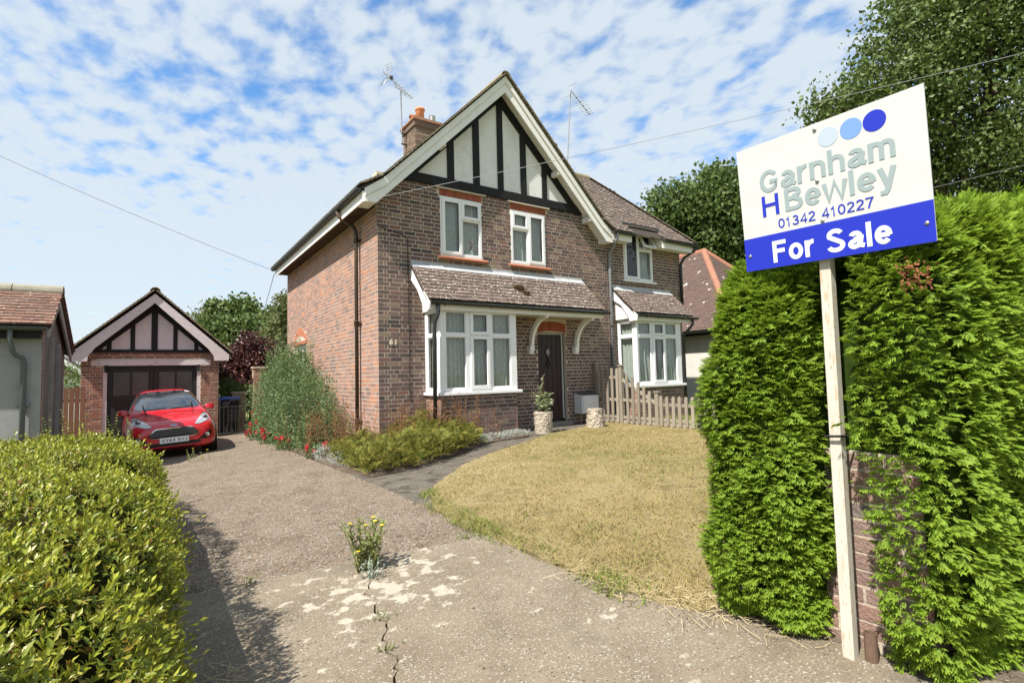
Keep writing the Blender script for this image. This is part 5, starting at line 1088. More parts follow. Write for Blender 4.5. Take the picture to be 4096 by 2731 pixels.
# bonnet shut line, side glass, roof aerial, mirrors, wipers, steering wheel
def seam(pts, d='top', r=.004):
    P = []
    for a, c in pts:
        o, dr = (Vector((a, c, 3)), Vector((0, 0, -1))) if d == 'top' else (Vector((a, -2, c)), Vector((0, 1, 0))); h = bvh.ray_cast(o, dr)[0]; P.append(h)
    MB().tube(P, r, 5).build('shut_line', m_trim, car)
seam([(-.66, 1.16), (-.70, .8), (-.66, .45), (-.5, .23), (-.25, .16), (0, .14), (.25, .16), (.5, .23), (.66, .45), (.70, .8), (.66, 1.16)], 'top', .003)
for d, sx in (('left', 1), ('right', -1)):
    drape('side_window', [(1.42, 1.02), (2.35, 1.03), (2.35, 1.36), (2.1, 1.36), (1.9, 1.30)], m_screen, d, .006, cuts=3); drape('side_window', [(2.42, 1.03), (3.2, 1.06), (3.25, 1.28), (3.0, 1.34), (2.42, 1.37)], m_screen, d, .006, cuts=3)
    drape('door_seam', [(2.37, .35), (2.385, .35), (2.385, 1.03), (2.37, 1.03)], m_trim, d, .004)
    mr = MB().add([((x-.06)*sx, y, z-.03) for x, y, z in [(.80, 1.42, 1.02), (.86, 1.40, 1.0), (1.0, 1.43, .985), (1.01, 1.45, 1.10), (.90, 1.42, 1.125), (.82, 1.44, 1.10), (.82, 1.54, 1.02), (.88, 1.55, 1.0), (1.0, 1.54, .99), (1.01, 1.54, 1.10), (.90, 1.55, 1.12), (.82, 1.55, 1.10)]],
        [(0, 1, 2, 3, 4, 5), (6, 11, 10, 9, 8, 7)]+[(i, 6+i, 6+(i+1) % 6, (i+1) % 6) for i in range(6)]).build('door_mirror', m_red, car, smooth=True, bevel=.02)
    MB().bar((.74*sx, 1.46, .99), (.86*sx, 1.48, 1.02), .05, .04).build('mirror_stalk', m_trim, mr)
    for yy in (.78, 3.27):
        w_ = thing('wheel', None, None); w_.parent = car; w_.location = (.745*sx, yy, .30); w_.rotation_euler = (0, math.pi/2*sx, 0)
        MB().lathe([(.20, -.09), (.285, -.09), (.302, -.05), (.302, .05), (.285, .09), (.20, .09)], (0, 0, 0), 28).build('tyre', mat('tyre', (.018, .018, .018), rough=.85), w_, smooth=True); MB().lathe([(.20, .05), (.195, .075), (.16, .06), (.05, .075), (0, .078)], (0, 0, 0), 20).build('rim', mat('alloy', (.45, .45, .46), rough=.3, metallic=.9), w_)
        MB().prism([(yy+.345*math.cos(a), .30+.345*math.sin(a)) for a in np.linspace(0, 6.283, 28, False)], 0, *sorted((.60*sx, .845*sx))).build('wheel_arch', m_trim, car)
for P2 in ([(.05, 1.045), (.2, 1.05), (.36, 1.06), (.5, 1.075)], [(-.50, 1.045), (-.36, 1.045), (-.2, 1.05), (-.05, 1.06)]):
    P = []
    for a, c in P2: h = bvh.ray_cast(Vector((a, -2, c)), Vector((0, 1, 0))); P.append(h[0]+Vector((0, -.012, .008)))
    MB().tube(P, .007, 6).build('wiper', m_trim, car)
rp = bvh.ray_cast(Vector((.02, 2.25, 3)), Vector((0, 0, -1)))[0]; MB().tube([rp, rp+Vector((0, .05, .03)), rp+Vector((-.02, .16, .38))], .006, 6).build('roof_aerial', m_trim, car)
drape('tax_disc', [(.40, 1.405), (.50, 1.39), (.50, 1.415), (.40, 1.43)], m_upvc, off=.010)
drape('sill_skirt', [(-.62, .225), (.62, .225), (.66, .26), (-.66, .26)], m_trim, off=.005)
# ================================================================ VEGETATION
def shell(n, c, rad, e=5.0, seed=0):
    """points and normals spread evenly over a rounded box"""
    r = np.random.default_rng(seed); c = np.array(c, float); rad = np.array(rad, float)
    A = np.array([rad[1]*rad[2], rad[0]*rad[2], rad[0]*rad[1]]); ax = r.choice(3, n, p=A/A.sum()); P = r.uniform(-1, 1, (n, 3)); P[np.arange(n), ax] = r.choice([-1., 1.], n)
    k = (np.abs(P)**e).sum(1)**(-1/e); P = P*k[:, None]; N = unit(np.sign(P)*np.abs(P)**(e-1)/rad); return c+P*rad, N
def hull(name, c, rad, e, m, parent, shrink=.9, n=28, fn=None):
    u = np.linspace(0, 2*math.pi, n, endpoint=False); v = np.linspace(-math.pi/2, math.pi/2, n//2); U_, V_ = np.meshgrid(u, v)
    D = np.stack([np.cos(V_)*np.cos(U_), np.cos(V_)*np.sin(U_), np.sin(V_)], -1).reshape(-1, 3); k = (np.abs(D)**e).sum(1)**(-1/e); P = np.array(c)+D*k[:, None]*np.array(rad)*shrink
    if fn is not None: P = fn(P)
    P[:, 2] = np.maximum(P[:, 2], ground_z(P[:, 0], P[:, 1])+.0); idx = np.arange(n*(n//2)).reshape(n//2, n); Fa = np.stack([idx[:-1], np.roll(idx[:-1], -1, 1), np.roll(idx[1:], -1, 1), idx[1:]], -1).reshape(-1, 4)
    return link(name, npmesh(name, P, Fa, m, smooth=True), parent)
UP = np.array((0, 0, 1.0))
# ---- conifer sprays
def spray_template(npair=4, seed=0):
    r = random.Random(seed); V = []; Fq = []; T = []
    def dia(p, d, ln, wd, t0, t1):
        d = np.array(d)/np.linalg.norm(d); q = np.array((-d[1], d[0], 0)); p = np.array(p, float); b = len(V)
        for a, s, tt in ((0, 0, t0), (.45, 1, (t0+t1)/2), (1, 0, t1), (.45, -1, (t0+t1)/2)):
            w_ = p+d*ln*a+q*wd*s; w_[2] = -.18*w_[0]**2-abs(w_[1])*.30+.025*s+r.uniform(-.02, .02); V.append(w_); T.append(tt)
        Fq.append((b, b+1, b+2, b+3))
    dia((0, 0, 0), (1, 0, 0), .7, .035, 0, .55); dia((.58, 0, 0), (1, r.uniform(-.2, .2), 0), .44, .07, .4, 1)
    for i in range(npair):
        for sd in (1, -1):
            t = .08+.17*i+(.06 if sd < 0 else 0)+r.uniform(-.02, .02); ln = .50*(1-.5*t)*r.uniform(.8, 1.2); an = math.radians(r.uniform(32, 50)); dia((t, 0, 0), (math.cos(an), sd*math.sin(an), 0), ln, .066, .1+.3*t, .75+.25*t)
    return np.array(V), np.array(Fq), np.array(T)
m_con = mat('conifer_green', [(0.0473, 0.0992, 0.0115), (0.0944, 0.176, 0.0183), (0.0629, 0.127, 0.0161), (0.121, 0.199, 0.0207), (0.105, 0.139, 0.0229), (0.0735, 0.143, 0.0161)], 'mix', scale=2.5, rough=.6, spec=.25, transl=.42, tip=(.27, .40, .036))
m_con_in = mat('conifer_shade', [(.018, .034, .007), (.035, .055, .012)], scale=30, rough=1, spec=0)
def conifer(label, c, rad, e, n, seed, cut, size=(.034, .066), fn=None):
    t = thing('conifer_hedge', label, 'hedge', (c[0], c[1], float(ground_z(c[0], c[1]))), 0, 'conifer hedge plants by the drive'); off = np.array(t.location)
    P, N = shell(n, c, rad, e, seed); P = P+N*(.05*vnoise(P, 5, seed)+.03*vnoise(P, 14, seed+1)-.04*np.random.default_rng(seed+2).random(n)**2)[:, None]
    if fn is not None: P = fn(P)
    ok = (P[:, 2] > ground_z(P[:, 0], P[:, 1])+.03) & cut(P)
    v = CAM-P; ok &= ((N*unit(v)).sum(1) > -.45); ok &= (P[:, 0] < 1.7) | (np.random.default_rng(seed+3).random(n) < .2)
    P, N = P[ok], N[ok]; r = np.random.default_rng(seed+5); k = len(P); print('sprays', k)
    tops, tris, tips = [], [], []; tp = [spray_template(4, s) for s in (1, 2, 3)]
    which = r.integers(0, 3, k); base = 0
    for w in range(3):
        q = which == w; p, n_ = P[q], N[q]; kk = len(p)
        tang = unit(np.cross(n_, UP)+1e-6); d = n_*r.uniform(.45, 1.1, (kk, 1))+UP*r.normal(.05, .42, (kk, 1))+tang*r.normal(.0, .5, (kk, 1)); d[:, 2] += .5*np.clip((p[:, 2]-1.1)*1.6, 0, 1)
        A, B, C = frames(d, UP+0.35*np.mean(n_, 0)); sc = r.uniform(size[0], size[1], kk)*(1+1.0*r.random(kk)*np.clip((p[:, 2]-c[2]-rad[2]*.72)/(rad[2]*.25), 0, 1))
        Vv, Ff = scatter(tp[w][0], tp[w][1], p-n_*r.uniform(.01, .05, (kk, 1)), A, B, C, sc); tops.append(Vv); tris.append(Ff+base); tips.append(np.tile(tp[w][2], kk)); base += len(Vv)
    V = np.concatenate(tops)-off; link('foliage', npmesh('foliage', V, np.concatenate(tris), m_con, np.concatenate(tips)), t, kind='stuff')
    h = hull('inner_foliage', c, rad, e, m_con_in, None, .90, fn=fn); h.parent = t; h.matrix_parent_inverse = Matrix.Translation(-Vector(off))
    return t
def cutL(P): return ~((P[:, 0] > -.62) & (P[:, 1] < -7.62) & (P[:, 2] < .9)) & (np.hypot(P[:, 0]+.75, P[:, 1]+7.79) > .10)
def cutR(P):
    g = (P[:, 1] > -7.93) & (P[:, 0] < -.57) & (P[:, 2] < .58)
    return ~g & (np.hypot(P[:, 0]+.75, P[:, 1]+7.79) > .10)
def bendL(P):
    Q = P.copy(); z = np.clip((Q[:, 2]+.3)/1.8, 0, 1); s = 1-.16*z**2; Q[:, 0] = -.28+(Q[:, 0]+.28)*s; Q[:, 1] = -7.42+(Q[:, 1]+7.42)*s; return Q
conifer('bright green conifer hedge clump at the lawn side of the sale sign', (-.22, -7.40, .52), (.66, .33, .98), 4.0, 42000, 21, cutL, fn=bendL)
def liftR(P):
    Q = P.copy(); Q[:, 2] += .10*np.clip(Q[:, 0]-.1, 0, 1.6)*np.clip(Q[:, 2], 0, 1.5)+.05*vnoise(Q, 2.5, 4)*np.clip(Q[:, 2]-.9, 0, 1); return Q
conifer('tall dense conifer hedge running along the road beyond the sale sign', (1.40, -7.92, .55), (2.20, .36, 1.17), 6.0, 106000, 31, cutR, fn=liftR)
# brown dead patch in the tall hedge
_dr = ray(3690, 1095); _dp = CAM+_dr*((-8.25-CAM[1])/_dr[1]); P, N = shell(2600, tuple(_dp+np.array((0, .03, 0))), (.055, .02, .03), 2, 3); P = P+rng.normal(0, .018, P.shape); A, B, C = frames(rng.normal(size=P[:130].shape)+N[:130]); Vv, Ff = scatter(QLEAF_V, QLEAF_F, P[:130], A, B, C, .014)
link('dead_patch', npmesh('dead_patch', Vv, Ff, mat('dead_brown', [(.20, .06, .03), (.28, .10, .05)], 'piece', rough=.9)), None, 'small brown dead patch of foliage in the tall conifer hedge', 'foliage', kind='stuff')

# ---- broad-leaved hedge on the left
m_hl = mat('hedge_leaf', [(0.0715, 0.114, 0.0114), (0.124, 0.171, 0.0152), (0.181, 0.22, 0.0209), (0.0952, 0.143, 0.0142), (0.22, 0.248, 0.0286), (0.0857, 0.124, 0.0114), (0.267, 0.209, 0.0286), (0.143, 0.19, 0.019), (0.19, 0.0571, 0.019)], 'piece', rough=.38, spec=.4, transl=.28, tip=(.35, .375, .04))
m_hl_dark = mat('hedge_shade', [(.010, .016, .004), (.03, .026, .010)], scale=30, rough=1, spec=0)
m_twig = mat('twig', [(.10, .06, .03), (.16, .09, .05)], scale=20, rough=.9)
HC, HR = (-4.60, -4.55, -.12), (1.37, 3.75, .62)
def hfn(P):
    Q = P.copy(); f = np.clip((Q[:, 1]+8.3)/7.4, 0, 1); up_ = np.clip((Q[:, 2]+.45)/.95, 0, 1)
    Q[:, 2] += up_*(.02-.20*f)+up_*.05*vnoise(Q, 2.6, 8); Q[:, 0] += .05*vnoise(Q, 3.1, 9)+.12*np.clip((f-.75)*4, 0, 1)*-1*(Q[:, 0] > -4.6); return Q
hd = thing('leafy_hedge', 'clipped broad-leaved hedge with yellow green shoots along the drive', 'hedge', (HC[0], HC[1], -.5)); off = np.array(hd.location)
P, N = shell(56000, HC, HR, 4.5, 5); P = hfn(P); r = np.random.default_rng(8)
P += N*(.055*vnoise(P, 6, 2)+.03*vnoise(P, 17, 3))[:, None]
d_ = np.linalg.norm(P-CAM, axis=1); ok = (P[:, 2] > ground_z(P[:, 0], P[:, 1])+.02) & (r.random(len(P)) < np.clip(1.30-.15*d_, .33, 1)) & ((N*unit(CAM-P)).sum(1) > -.5) & (d_ > .62)
P, N = P[ok], N[ok]; k = len(P); print('hedge shoots', k)
S_ = unit(N*.8+UP*.55+r.normal(0, .38, (k, 3))); ln = r.uniform(.02, .07, k)+(r.random(k) < .05)*r.uniform(.04, .12, k); side, _, _ = frames(np.cross(S_, r.normal(size=(k, 3)))); side2 = np.cross(S_, side)
LV, LF, LT = [], [], []; base = 0
for j in range(7):
    a = j*2.4+r.uniform(0, 6.28); rad_ = side*math.cos(a)+side2*math.sin(a); tt = j/6; op = 1.15-.75*tt
    D = S_*(1-op*.6)[None] if False else unit(S_*(.35+.65*tt)+rad_*op+r.normal(0, .12, (k, 3))); A = unit(D); B = unit(np.cross(S_, A)+1e-6); C = np.cross(A, B)
    far = np.clip(d_[ok]/4.5, 1, 1.4); sc = r.uniform(.020, .036, k)*far*(1-.2*tt); Vv, Ff = scatter(LEAF_V, LEAF_F, P+S_*(ln*tt)[:, None]-N*.015, A, B, C, sc); LV.append(Vv); LF.append(Ff+base); base += len(Vv); LT.append(np.repeat(np.clip(tt*tt*r.uniform(.2, 1.3, k), 0, 1), len(LEAF_V)))
link('foliage', npmesh('foliage', np.concatenate(LV)-off, np.concatenate(LF), m_hl, np.concatenate(LT)), hd, kind='stuff')
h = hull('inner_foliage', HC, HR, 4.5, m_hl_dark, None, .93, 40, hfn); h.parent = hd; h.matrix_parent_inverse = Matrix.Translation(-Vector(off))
# tall loose shoots at the far end of the hedge
def shoots(name, labels, spots, hgt, leaf, m, cat='shrub', group=None, lean=.12, step=.035, wid=1.0, ms_=None):
    for (x, y, z), label in zip(spots, labels):
        t = thing(name, label, cat, (x, y, z), 0, group); st = MB(); Pl, Dl, Sl = [], [], []
        for q in range(random.randint(2, 4)):
            h_ = random.uniform(*hgt); a = random.uniform(0, 6.28); dx, dy = math.cos(a)*lean*h_, math.sin(a)*lean*h_; pts = [Vector((dx*s_*s_, dy*s_*s_, h_*s_)) for s_ in np.linspace(0, 1, 6)]; st.tube(pts, [.004, .004, .0035, .003, .002, .001], 5)
            for s_ in np.arange(.25, 1.0, step/h_):
                for sd in (0, math.pi): b = s_*9+sd; Pl.append((dx*s_*s_, dy*s_*s_, h_*s_)); Dl.append((math.cos(b), math.sin(b), .45)); Sl.append(leaf*random.uniform(.7, 1.15)*(1.1-.5*s_))
        st.build('stem', ms_ or m_twig, t); A, B, C = frames(np.array(Dl), UP); V, F_ = scatter(LEAF_V, LEAF_F, np.array(Pl), A, B, C, np.array(Sl)); link('leaves', npmesh('leaves', V, F_, m), t, kind='stuff')
m_shoot = mat('shoot_leaf', [(.10, .17, .03), (.16, .24, .045), (.22, .28, .06)], 'piece', rough=.5, transl=.3)
shoots('loose_shoot', ['loose leafy shoots rising from the hedge before the garage door post', 'loose leafy shoots rising from the hedge before the black garage doors', 'loose leafy shoots rising from the hedge before the board fence', 'loose leafy shoots rising from the hedge beside the red car', 'loose leafy shoots rising from the hedge before the garage brick pillar'], [(-3.9, -1.35, .12), (-3.66, -1.25, .08), (-4.2, -1.5, .15), (-3.45, -1.7, .1), (-4.02, -1.75, .14)], (.32, .55), .05, m_shoot, group='shoots rising from the leafy hedge')

# ---- generic leafy mounds
def mound(name, label, cat, blobs, n, leaf, m, seed, droop=0.0, inner=None, tmpl=(QLEAF_V, QLEAF_F), rough=.12, fill=.55, group=None, up=.25):
    r = np.random.default_rng(seed); x0, y0 = blobs[0][0][0], blobs[0][0][1]; t = thing(name, label, cat, (x0, y0, float(ground_z(x0, y0))), 0, group); off = np.array(t.location)
    tot = sum((b[1][0]*b[1][1]*b[1][2])**(2/3) for b in blobs); PP, NN = [], []
    for i, (c, rad) in enumerate(blobs):
        k = int(n*(rad[0]*rad[1]*rad[2])**(2/3)/tot); D = unit(r.normal(size=(k, 3))); lump = 1+rough*vnoise(D*3+i*7, 2.2, seed+i)+rough*.6*vnoise(D*9+i*5, 2, seed+i+50); q = (1-fill*r.random(k)**2.2); PP.append(np.array(c)+D*np.array(rad)*(lump*q)[:, None]); NN.append(unit(D/np.array(rad)))
    P, N = np.concatenate(PP), np.concatenate(NN); ok = P[:, 2] > ground_z(P[:, 0], P[:, 1])+.02; P, N = P[ok], N[ok]; k = len(P)
    A, B, C = frames(N*.7+r.normal(0, .6, (k, 3))+UP*(up-droop)); sc = r.uniform(leaf[0], leaf[1], k); V, F_ = scatter(tmpl[0], tmpl[1], P-off, A, B, C, sc); link('foliage', npmesh('foliage', V, F_, m), t, kind='stuff')
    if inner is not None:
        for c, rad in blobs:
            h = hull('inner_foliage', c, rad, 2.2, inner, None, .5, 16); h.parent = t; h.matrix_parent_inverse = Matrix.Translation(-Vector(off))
    return t
m_shrub = mat('shrub_leaf', [(0.0663, 0.122, 0.0442), (0.0994, 0.172, 0.0607), (0.144, 0.221, 0.0829), (0.189, 0.243, 0.094), (0.0774, 0.138, 0.0497)], 'piece', rough=.5, spec=.35, transl=.3)
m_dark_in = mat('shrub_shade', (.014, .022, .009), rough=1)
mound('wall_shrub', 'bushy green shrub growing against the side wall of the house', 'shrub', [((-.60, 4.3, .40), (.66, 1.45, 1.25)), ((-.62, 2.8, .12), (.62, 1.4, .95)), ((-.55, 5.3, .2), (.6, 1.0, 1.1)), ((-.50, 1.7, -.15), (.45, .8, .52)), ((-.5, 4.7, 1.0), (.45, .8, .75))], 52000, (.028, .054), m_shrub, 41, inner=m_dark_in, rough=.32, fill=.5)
# red flowering plants along the side bed
m_gleaf = mat('round_leaf', [(.05, .10, .03), (.09, .16, .05), (.12, .18, .07)], 'piece', rough=.6, transl=.25); m_bloom = mat('red_petal', [(.70, .02, .055), (.80, .05, .10), (.60, .012, .04)], 'piece', rough=.6, transl=.25)
def flowering(label, x, y, rad, h_, nb, seed):
    t = mound('red_flowered_plant', label, 'flowers', [((x, y, float(ground_z(x, y))+h_*.35), (rad, rad*1.2, h_*.6))], int(900*rad/.3), (.03, .06), m_gleaf, seed, group='red flowers edging the side bed'); r = random.Random(seed)
    for i in range(nb):
        a = r.uniform(2.2, 6.0); rr_ = rad*r.uniform(.5, 1.05); px_, py_, pz_ = rr_*math.cos(a), rr_*math.sin(a)*1.2, h_*r.uniform(.25, 1.0); n = 9; D = rng.normal(size=(n, 3)); A, B, C = frames(D+np.array((-.3, -.5, .5))); V, F_ = scatter(QLEAF_V*np.array((1, 1.4, 1)), QLEAF_F, np.zeros((n, 3))+D*.004, A, B, C, .05)
        link('bloom', npmesh('bloom', V, F_, m_bloom), t).location = (px_, py_, pz_)
for i, (lb, x, y, rd, h_, nb) in enumerate((('red flowered plant at the gate end of the side bed', -1.02, 5.6, .32, .55, 20), ('red flowered plant leaning on the wall shrub near the gate', -.92, 6.3, .30, .85, 9), ('red flowered plant under the middle of the wall shrub', -1.0, 4.2, .26, .35, 12), ('red flowered plant between wall shrub and ferny bed', -.98, 2.6, .22, .26, 7), ('small red flowered plant in front of the rusty stems', -.86, .6, .2, .24, 5))): flowering(lb, x, y, rd, h_, nb, 60+i)
# ---- ferny bed at the house corner
def frond_template(n=9, seed=0):
    V, Fq = [], []
    for i in range(n):
        t = (i+.6)/n; ln = .30*math.sin(math.pi*min(1, t*.85+.12)); z = .42*t-.5*t*t
        for sd in (1, -1):
            b = len(V); V += [(t, 0, z), (t+.05, sd*ln*.5, z+.03), (t+.10, sd*ln, z-.03), (t-.02, sd*ln*.55, z-.01)]; Fq.append((b, b+1, b+2, b+3))
    b = len(V); V += [(0, .01, 0), (.5, .012, .085), (1.05, 0, -.08), (.5, -.012, .085)]; Fq.append((b, b+1, b+2, b+3)); return np.array(V), np.array(Fq)
FV, FF = frond_template()
m_fern = mat('ferny_leaf', [(0.0595, 0.102, 0.0213), (0.17, 0.204, 0.034), (0.264, 0.255, 0.0425), (0.0765, 0.119, 0.0255), (0.315, 0.23, 0.0425), (0.136, 0.178, 0.0298), (0.051, 0.0935, 0.0213)], 'mix', scale=4.5, rough=.7, transl=.3)
m_rust = mat('rusty_seed_head', [(0.18, 0.0855, 0.0405), (0.252, 0.131, 0.063), (0.144, 0.0675, 0.036), (0.297, 0.18, 0.09)], 'piece', rough=.9)
BED = [(-.98, -2.2), (-.4, -2.15), (.22, -1.9), (1.0, -1.5), (1.38, -1.18), (1.25, -.75), (.55, -.3), (.0, -.25), (-.35, .4), (-.8, .3), (-.92, -.8)]
def ferny(label, pts, seed, hmul):
    r = np.random.default_rng(seed); c = pts.mean(0); z0 = float(ground_z(*c)); t = thing('ferny_plant', label, 'plant', (c[0], c[1], z0), 0, 'ferny plants in the corner bed'); k = len(pts)
    P = np.c_[pts-c, ground_z(pts[:, 0], pts[:, 1])-z0+.03]; hgt = r.uniform(0, .26, k)*hmul*(1+.55*vnoise(np.c_[pts, pts[:, :1]*0], 5, seed)); P[:, 2] += hgt; D = np.c_[r.normal(0, 1, (k, 2)), r.uniform(.35, 1.3, k)]; A, B, C = frames(D, UP); V, F_ = scatter(FV, FF, P, A, B, C, r.uniform(.10, .20, k)*hmul); link('fronds', npmesh('fronds', V, F_, m_fern), t, kind='stuff')
rb = np.random.default_rng(77); Q = np.stack([rb.uniform(-1, 1.4, 9000), rb.uniform(-2.1, .5, 9000)], -1); Q = Q[in_poly(Q, BED)][:3600]
cl_c = np.array([(-.62, -1.55), (.15, -1.35), (.85, -1.05), (-.55, -.5), (.35, -.75)]); wh = np.argmin(np.linalg.norm(Q[:, None]-cl_c[None], axis=2), 1)
for i, lb in enumerate(('yellow green ferny plant at the outer tip of the corner bed', 'green and gold ferny plant in front of the house corner', 'dark green ferny plant beside the silver ground cover', 'ferny plant under the rusty iron downpipe', 'ferny plant below the bay downpipe')): ferny(lb, Q[wh == i], 90+i, (.92, 1.05, 1.0, .9, 1.25)[i])
for i, (cx_, cy_, lb) in enumerate(((-.55, -.1, 'rusty dried flower stems beside the iron downpipe'), (.25, -.6, 'rusty dried flower stems at the brick house corner'), (.95, -.85, 'rusty dried flower stems before the bay wall'), (-.78, 1.2, 'rusty dried flower stems against the wall shrub'), (1.5, -.86, 'thin rusty stems low along the bay wall'))):
    r = np.random.default_rng(200+i); z0 = float(ground_z(cx_, cy_)); t = thing('dried_flower_stems', lb, 'plant', (cx_, cy_, z0), 0, 'dried flower stems in the corner bed'); st = MB(); PP = []; ns = 56 if i < 4 else 20
    for q in range(ns):
        x, y = r.normal(0, .26), r.normal(0, .20); h_ = r.uniform(.5, .95)*(1 if i < 4 else .75); lx, ly = r.normal(0, .12), r.normal(0, .1); st.tube([(x, y, .02), (x+lx*.4, y+ly*.4, h_*.5), (x+lx, y+ly, h_)], [.003, .0025, .0015], 4)
        for w in range(22): f = r.uniform(.45, 1.02); PP.append((x+lx*f*f+r.normal(0, .022), y+ly*f*f+r.normal(0, .022), h_*f))
    st.build('stem', mat('rusty_stem', (.19, .085, .035), rough=.9), t, kind='stuff'); PP = np.array(PP); A, B, C = frames(r.normal(size=PP.shape)+UP*.8); V, F_ = scatter(QLEAF_V, QLEAF_F, PP, A, B, C, r.uniform(.012, .026, len(PP))); link('seed_heads', npmesh('seed_heads', V, F_, m_rust), t, kind='stuff')
# silver ground cover
m_silver = mat('silver_leaf', [(0.336, 0.36, 0.32), (0.44, 0.456, 0.408), (0.272, 0.304, 0.256), (0.496, 0.504, 0.456)], 'piece', rough=.8, transl=.15)
def cover(label, blobs, n, seed): mound('silver_ground_cover', label, 'ground cover', blobs, n, (.012, .024), m_silver, seed, rough=.2, fill=.3)
cover('low silver leaved ground cover along the bay wall', [((1.75, -.92, -.22), (.42, .17, .10)), ((2.25, -.90, -.20), (.38, .16, .10)), ((1.4, -1.05, -.24), (.25, .16, .10))], 9000, 5)
cover('pale silver ground cover edging the side bed by the drive', [((-.86, .15, -.34), (.16, .5, .14)), ((-.84, -.6, -.33), (.14, .4, .11))], 4200, 6)
# plant in the planter
pp = thing('potted_plant', 'tall pale leaved plant growing in the pebble planter by the door', 'plant', (2.86, -.98, .20)); st = MB(); Pl, Dl, Sl = [], [], []; rp_ = random.Random(5)
for q in range(20):
    tall = q < 3; h_ = rp_.uniform(.62, .78) if tall else rp_.uniform(.12, .40); a = rp_.uniform(0, 6.28); o = .03 if tall else rp_.uniform(.05, .30)
    if q in (3, 4): o, a, h_ = .33, -.3+.25*q, .20
    pts = [Vector((o*math.cos(a)*s_, o*math.sin(a)*s_, h_*s_-.03)) for s_ in np.linspace(0, 1, 6)]; st.tube(pts, .0045, 5)
    for s_ in np.arange(.2, 1.02, .04 if tall else .08): b = s_*11+q; p_ = (o*math.cos(a)*s_, o*math.sin(a)*s_, h_*s_-.03); Pl.append(p_); Dl.append((math.cos(b), math.sin(b), .2)); Sl.append(rp_.uniform(.06, .115)*(1-.35*s_ if tall else 1))
st.build('stem', m_twig, pp, kind='stuff'); A, B, C = frames(np.array(Dl), UP); V, F_ = scatter(LEAF_V*np.array((1, 1.25, 1)), LEAF_F, np.array(Pl), A, B, C, np.array(Sl)); link('leaves', npmesh('leaves', V, F_, mat('pale_leaf', [(0.333, 0.415, 0.214), (0.594, 0.641, 0.428), (0.214, 0.309, 0.143), (0.736, 0.76, 0.57)], 'piece', rough=.45, transl=.3)), pp, kind='stuff')
# weeds on the drive
m_weed = mat('weed_leaf', [(0.17, 0.204, 0.0595), (0.255, 0.281, 0.102), (0.212, 0.23, 0.085)], 'piece', rough=.7, transl=.3); m_yel = mat('yellow_petal', [(.75, .48, .02), (.82, .58, .04)], 'piece', rough=.6)
def weed(label, x, y, n, hgt, leaf, m, flowers, lean, seed, spread=.05):
    r = random.Random(seed); t = thing('drive_weed', label, 'weed', (x, y, float(ground_z(x, y)))); st = MB(); Pl, Dl, Sl, Fp = [], [], [], []
    for q in range(n):
        h_ = r.uniform(*hgt); a = r.uniform(0, 6.28); o = r.uniform(0, lean)*h_; bx, by = r.gauss(0, spread), r.gauss(0, spread); pts = [Vector((bx+o*math.cos(a)*s_, by+o*math.sin(a)*s_, h_*s_)) for s_ in np.linspace(0, 1, 5)]; st.tube(pts, .0025, 4)
        for s_ in np.arange(.08, 1.0, .018/h_*.9): b = s_*23+q; Pl.append((bx+o*math.cos(a)*s_, by+o*math.sin(a)*s_, h_*s_)); Dl.append((math.cos(b), math.sin(b), .7)); Sl.append(leaf*r.uniform(.6, 1.2))
        if r.random() < flowers: Fp.append(pts[-1])
    st.build('stem', m, t, kind='stuff'); A, B, C = frames(np.array(Dl), UP); V, F_ = scatter(QLEAF_V, QLEAF_F, np.array(Pl), A, B, C, np.array(Sl)); link('leaves', npmesh('leaves', V, F_, m), t, kind='stuff')
    for p_ in Fp: MB().lathe([(.002, -.006), (.013, .0), (.014, .004), (.004, .006)], tuple(p_), 9).build('flower', m_yel, t)
weed('tall yellow flowered weed growing from the crack in the drive', -2.02, -5.22, 34, (.10, .36), .040, m_weed, .25, .55, 1, .04)
weed('grey green tuft of weed in front of the yellow flowered weed', -2.05, -5.42, 14, (.05, .13), .022, mat('grey_weed', [(.22, .27, .20), (.30, .34, .27)], 'piece', rough=.8), 0, .8, 2, .03)
weed('dry weed with a yellow flower on the drive below the car', -2.55, 2.55, 12, (.08, .26), .03, m_weed, .2, .8, 3, .10)
weed('small green weed where the drive joint meets the hedge shadow', -2.72, -4.93, 6, (.03, .07), .025, m_weed, 0, .8, 4, .02)
weed('low weeds along the joint of the drive near the lawn', -1.22, -5.19, 16, (.015, .04), .018, m_weed, 0, .8, 5, .05)
weed('low reddish weed in the joint between drive slabs', -1.55, -5.12, 8, (.015, .03), .015, mat('red_weed', [(.17, .09, .05), (.14, .13, .05)], 'piece', rough=.8), 0, .8, 6, .04)
for i, (x, y) in enumerate(((-2.21, -6.02), (-2.30, -6.35), (-2.42, -6.72))): weed(('tiny weeds in the drive crack nearest the tall yellow weed', 'tiny weeds midway along the long drive crack', 'tiny weeds at the road end of the drive crack')[i], x, y, 7, (.015, .045), .016, m_weed, 0, .9, 10+i, .025)
# dry straw lying by the lawn edge and hedge foot
st = MB(); r = random.Random(9)
for i in range(420):
    if i < 300: t = r.random(); x = -1.0+.35*t+r.gauss(0, .07); y = -6.3-1.25*t+r.gauss(0, .12)
    else: x = -3.02+r.gauss(0, .10); y = -6.35+r.gauss(0, .25)
    a = r.uniform(0, 6.28); l = r.uniform(.04, .22); z = float(ground_z(x, y))+.012; st.tube([(x, y, z), (x+l*.5*math.cos(a), y+l*.5*math.sin(a), z+r.uniform(.0, .025)), (x+l*math.cos(a+.2), y+l*math.sin(a+.2), z+r.uniform(0, .01))], .0014, 3)
st.build('dry_straw', mat('straw', [(.42, .33, .18), (.52, .43, .26)], 'piece', rough=.8), None, 'dry straw and dead grass stems littering the drive edges', 'straw', kind='stuff')
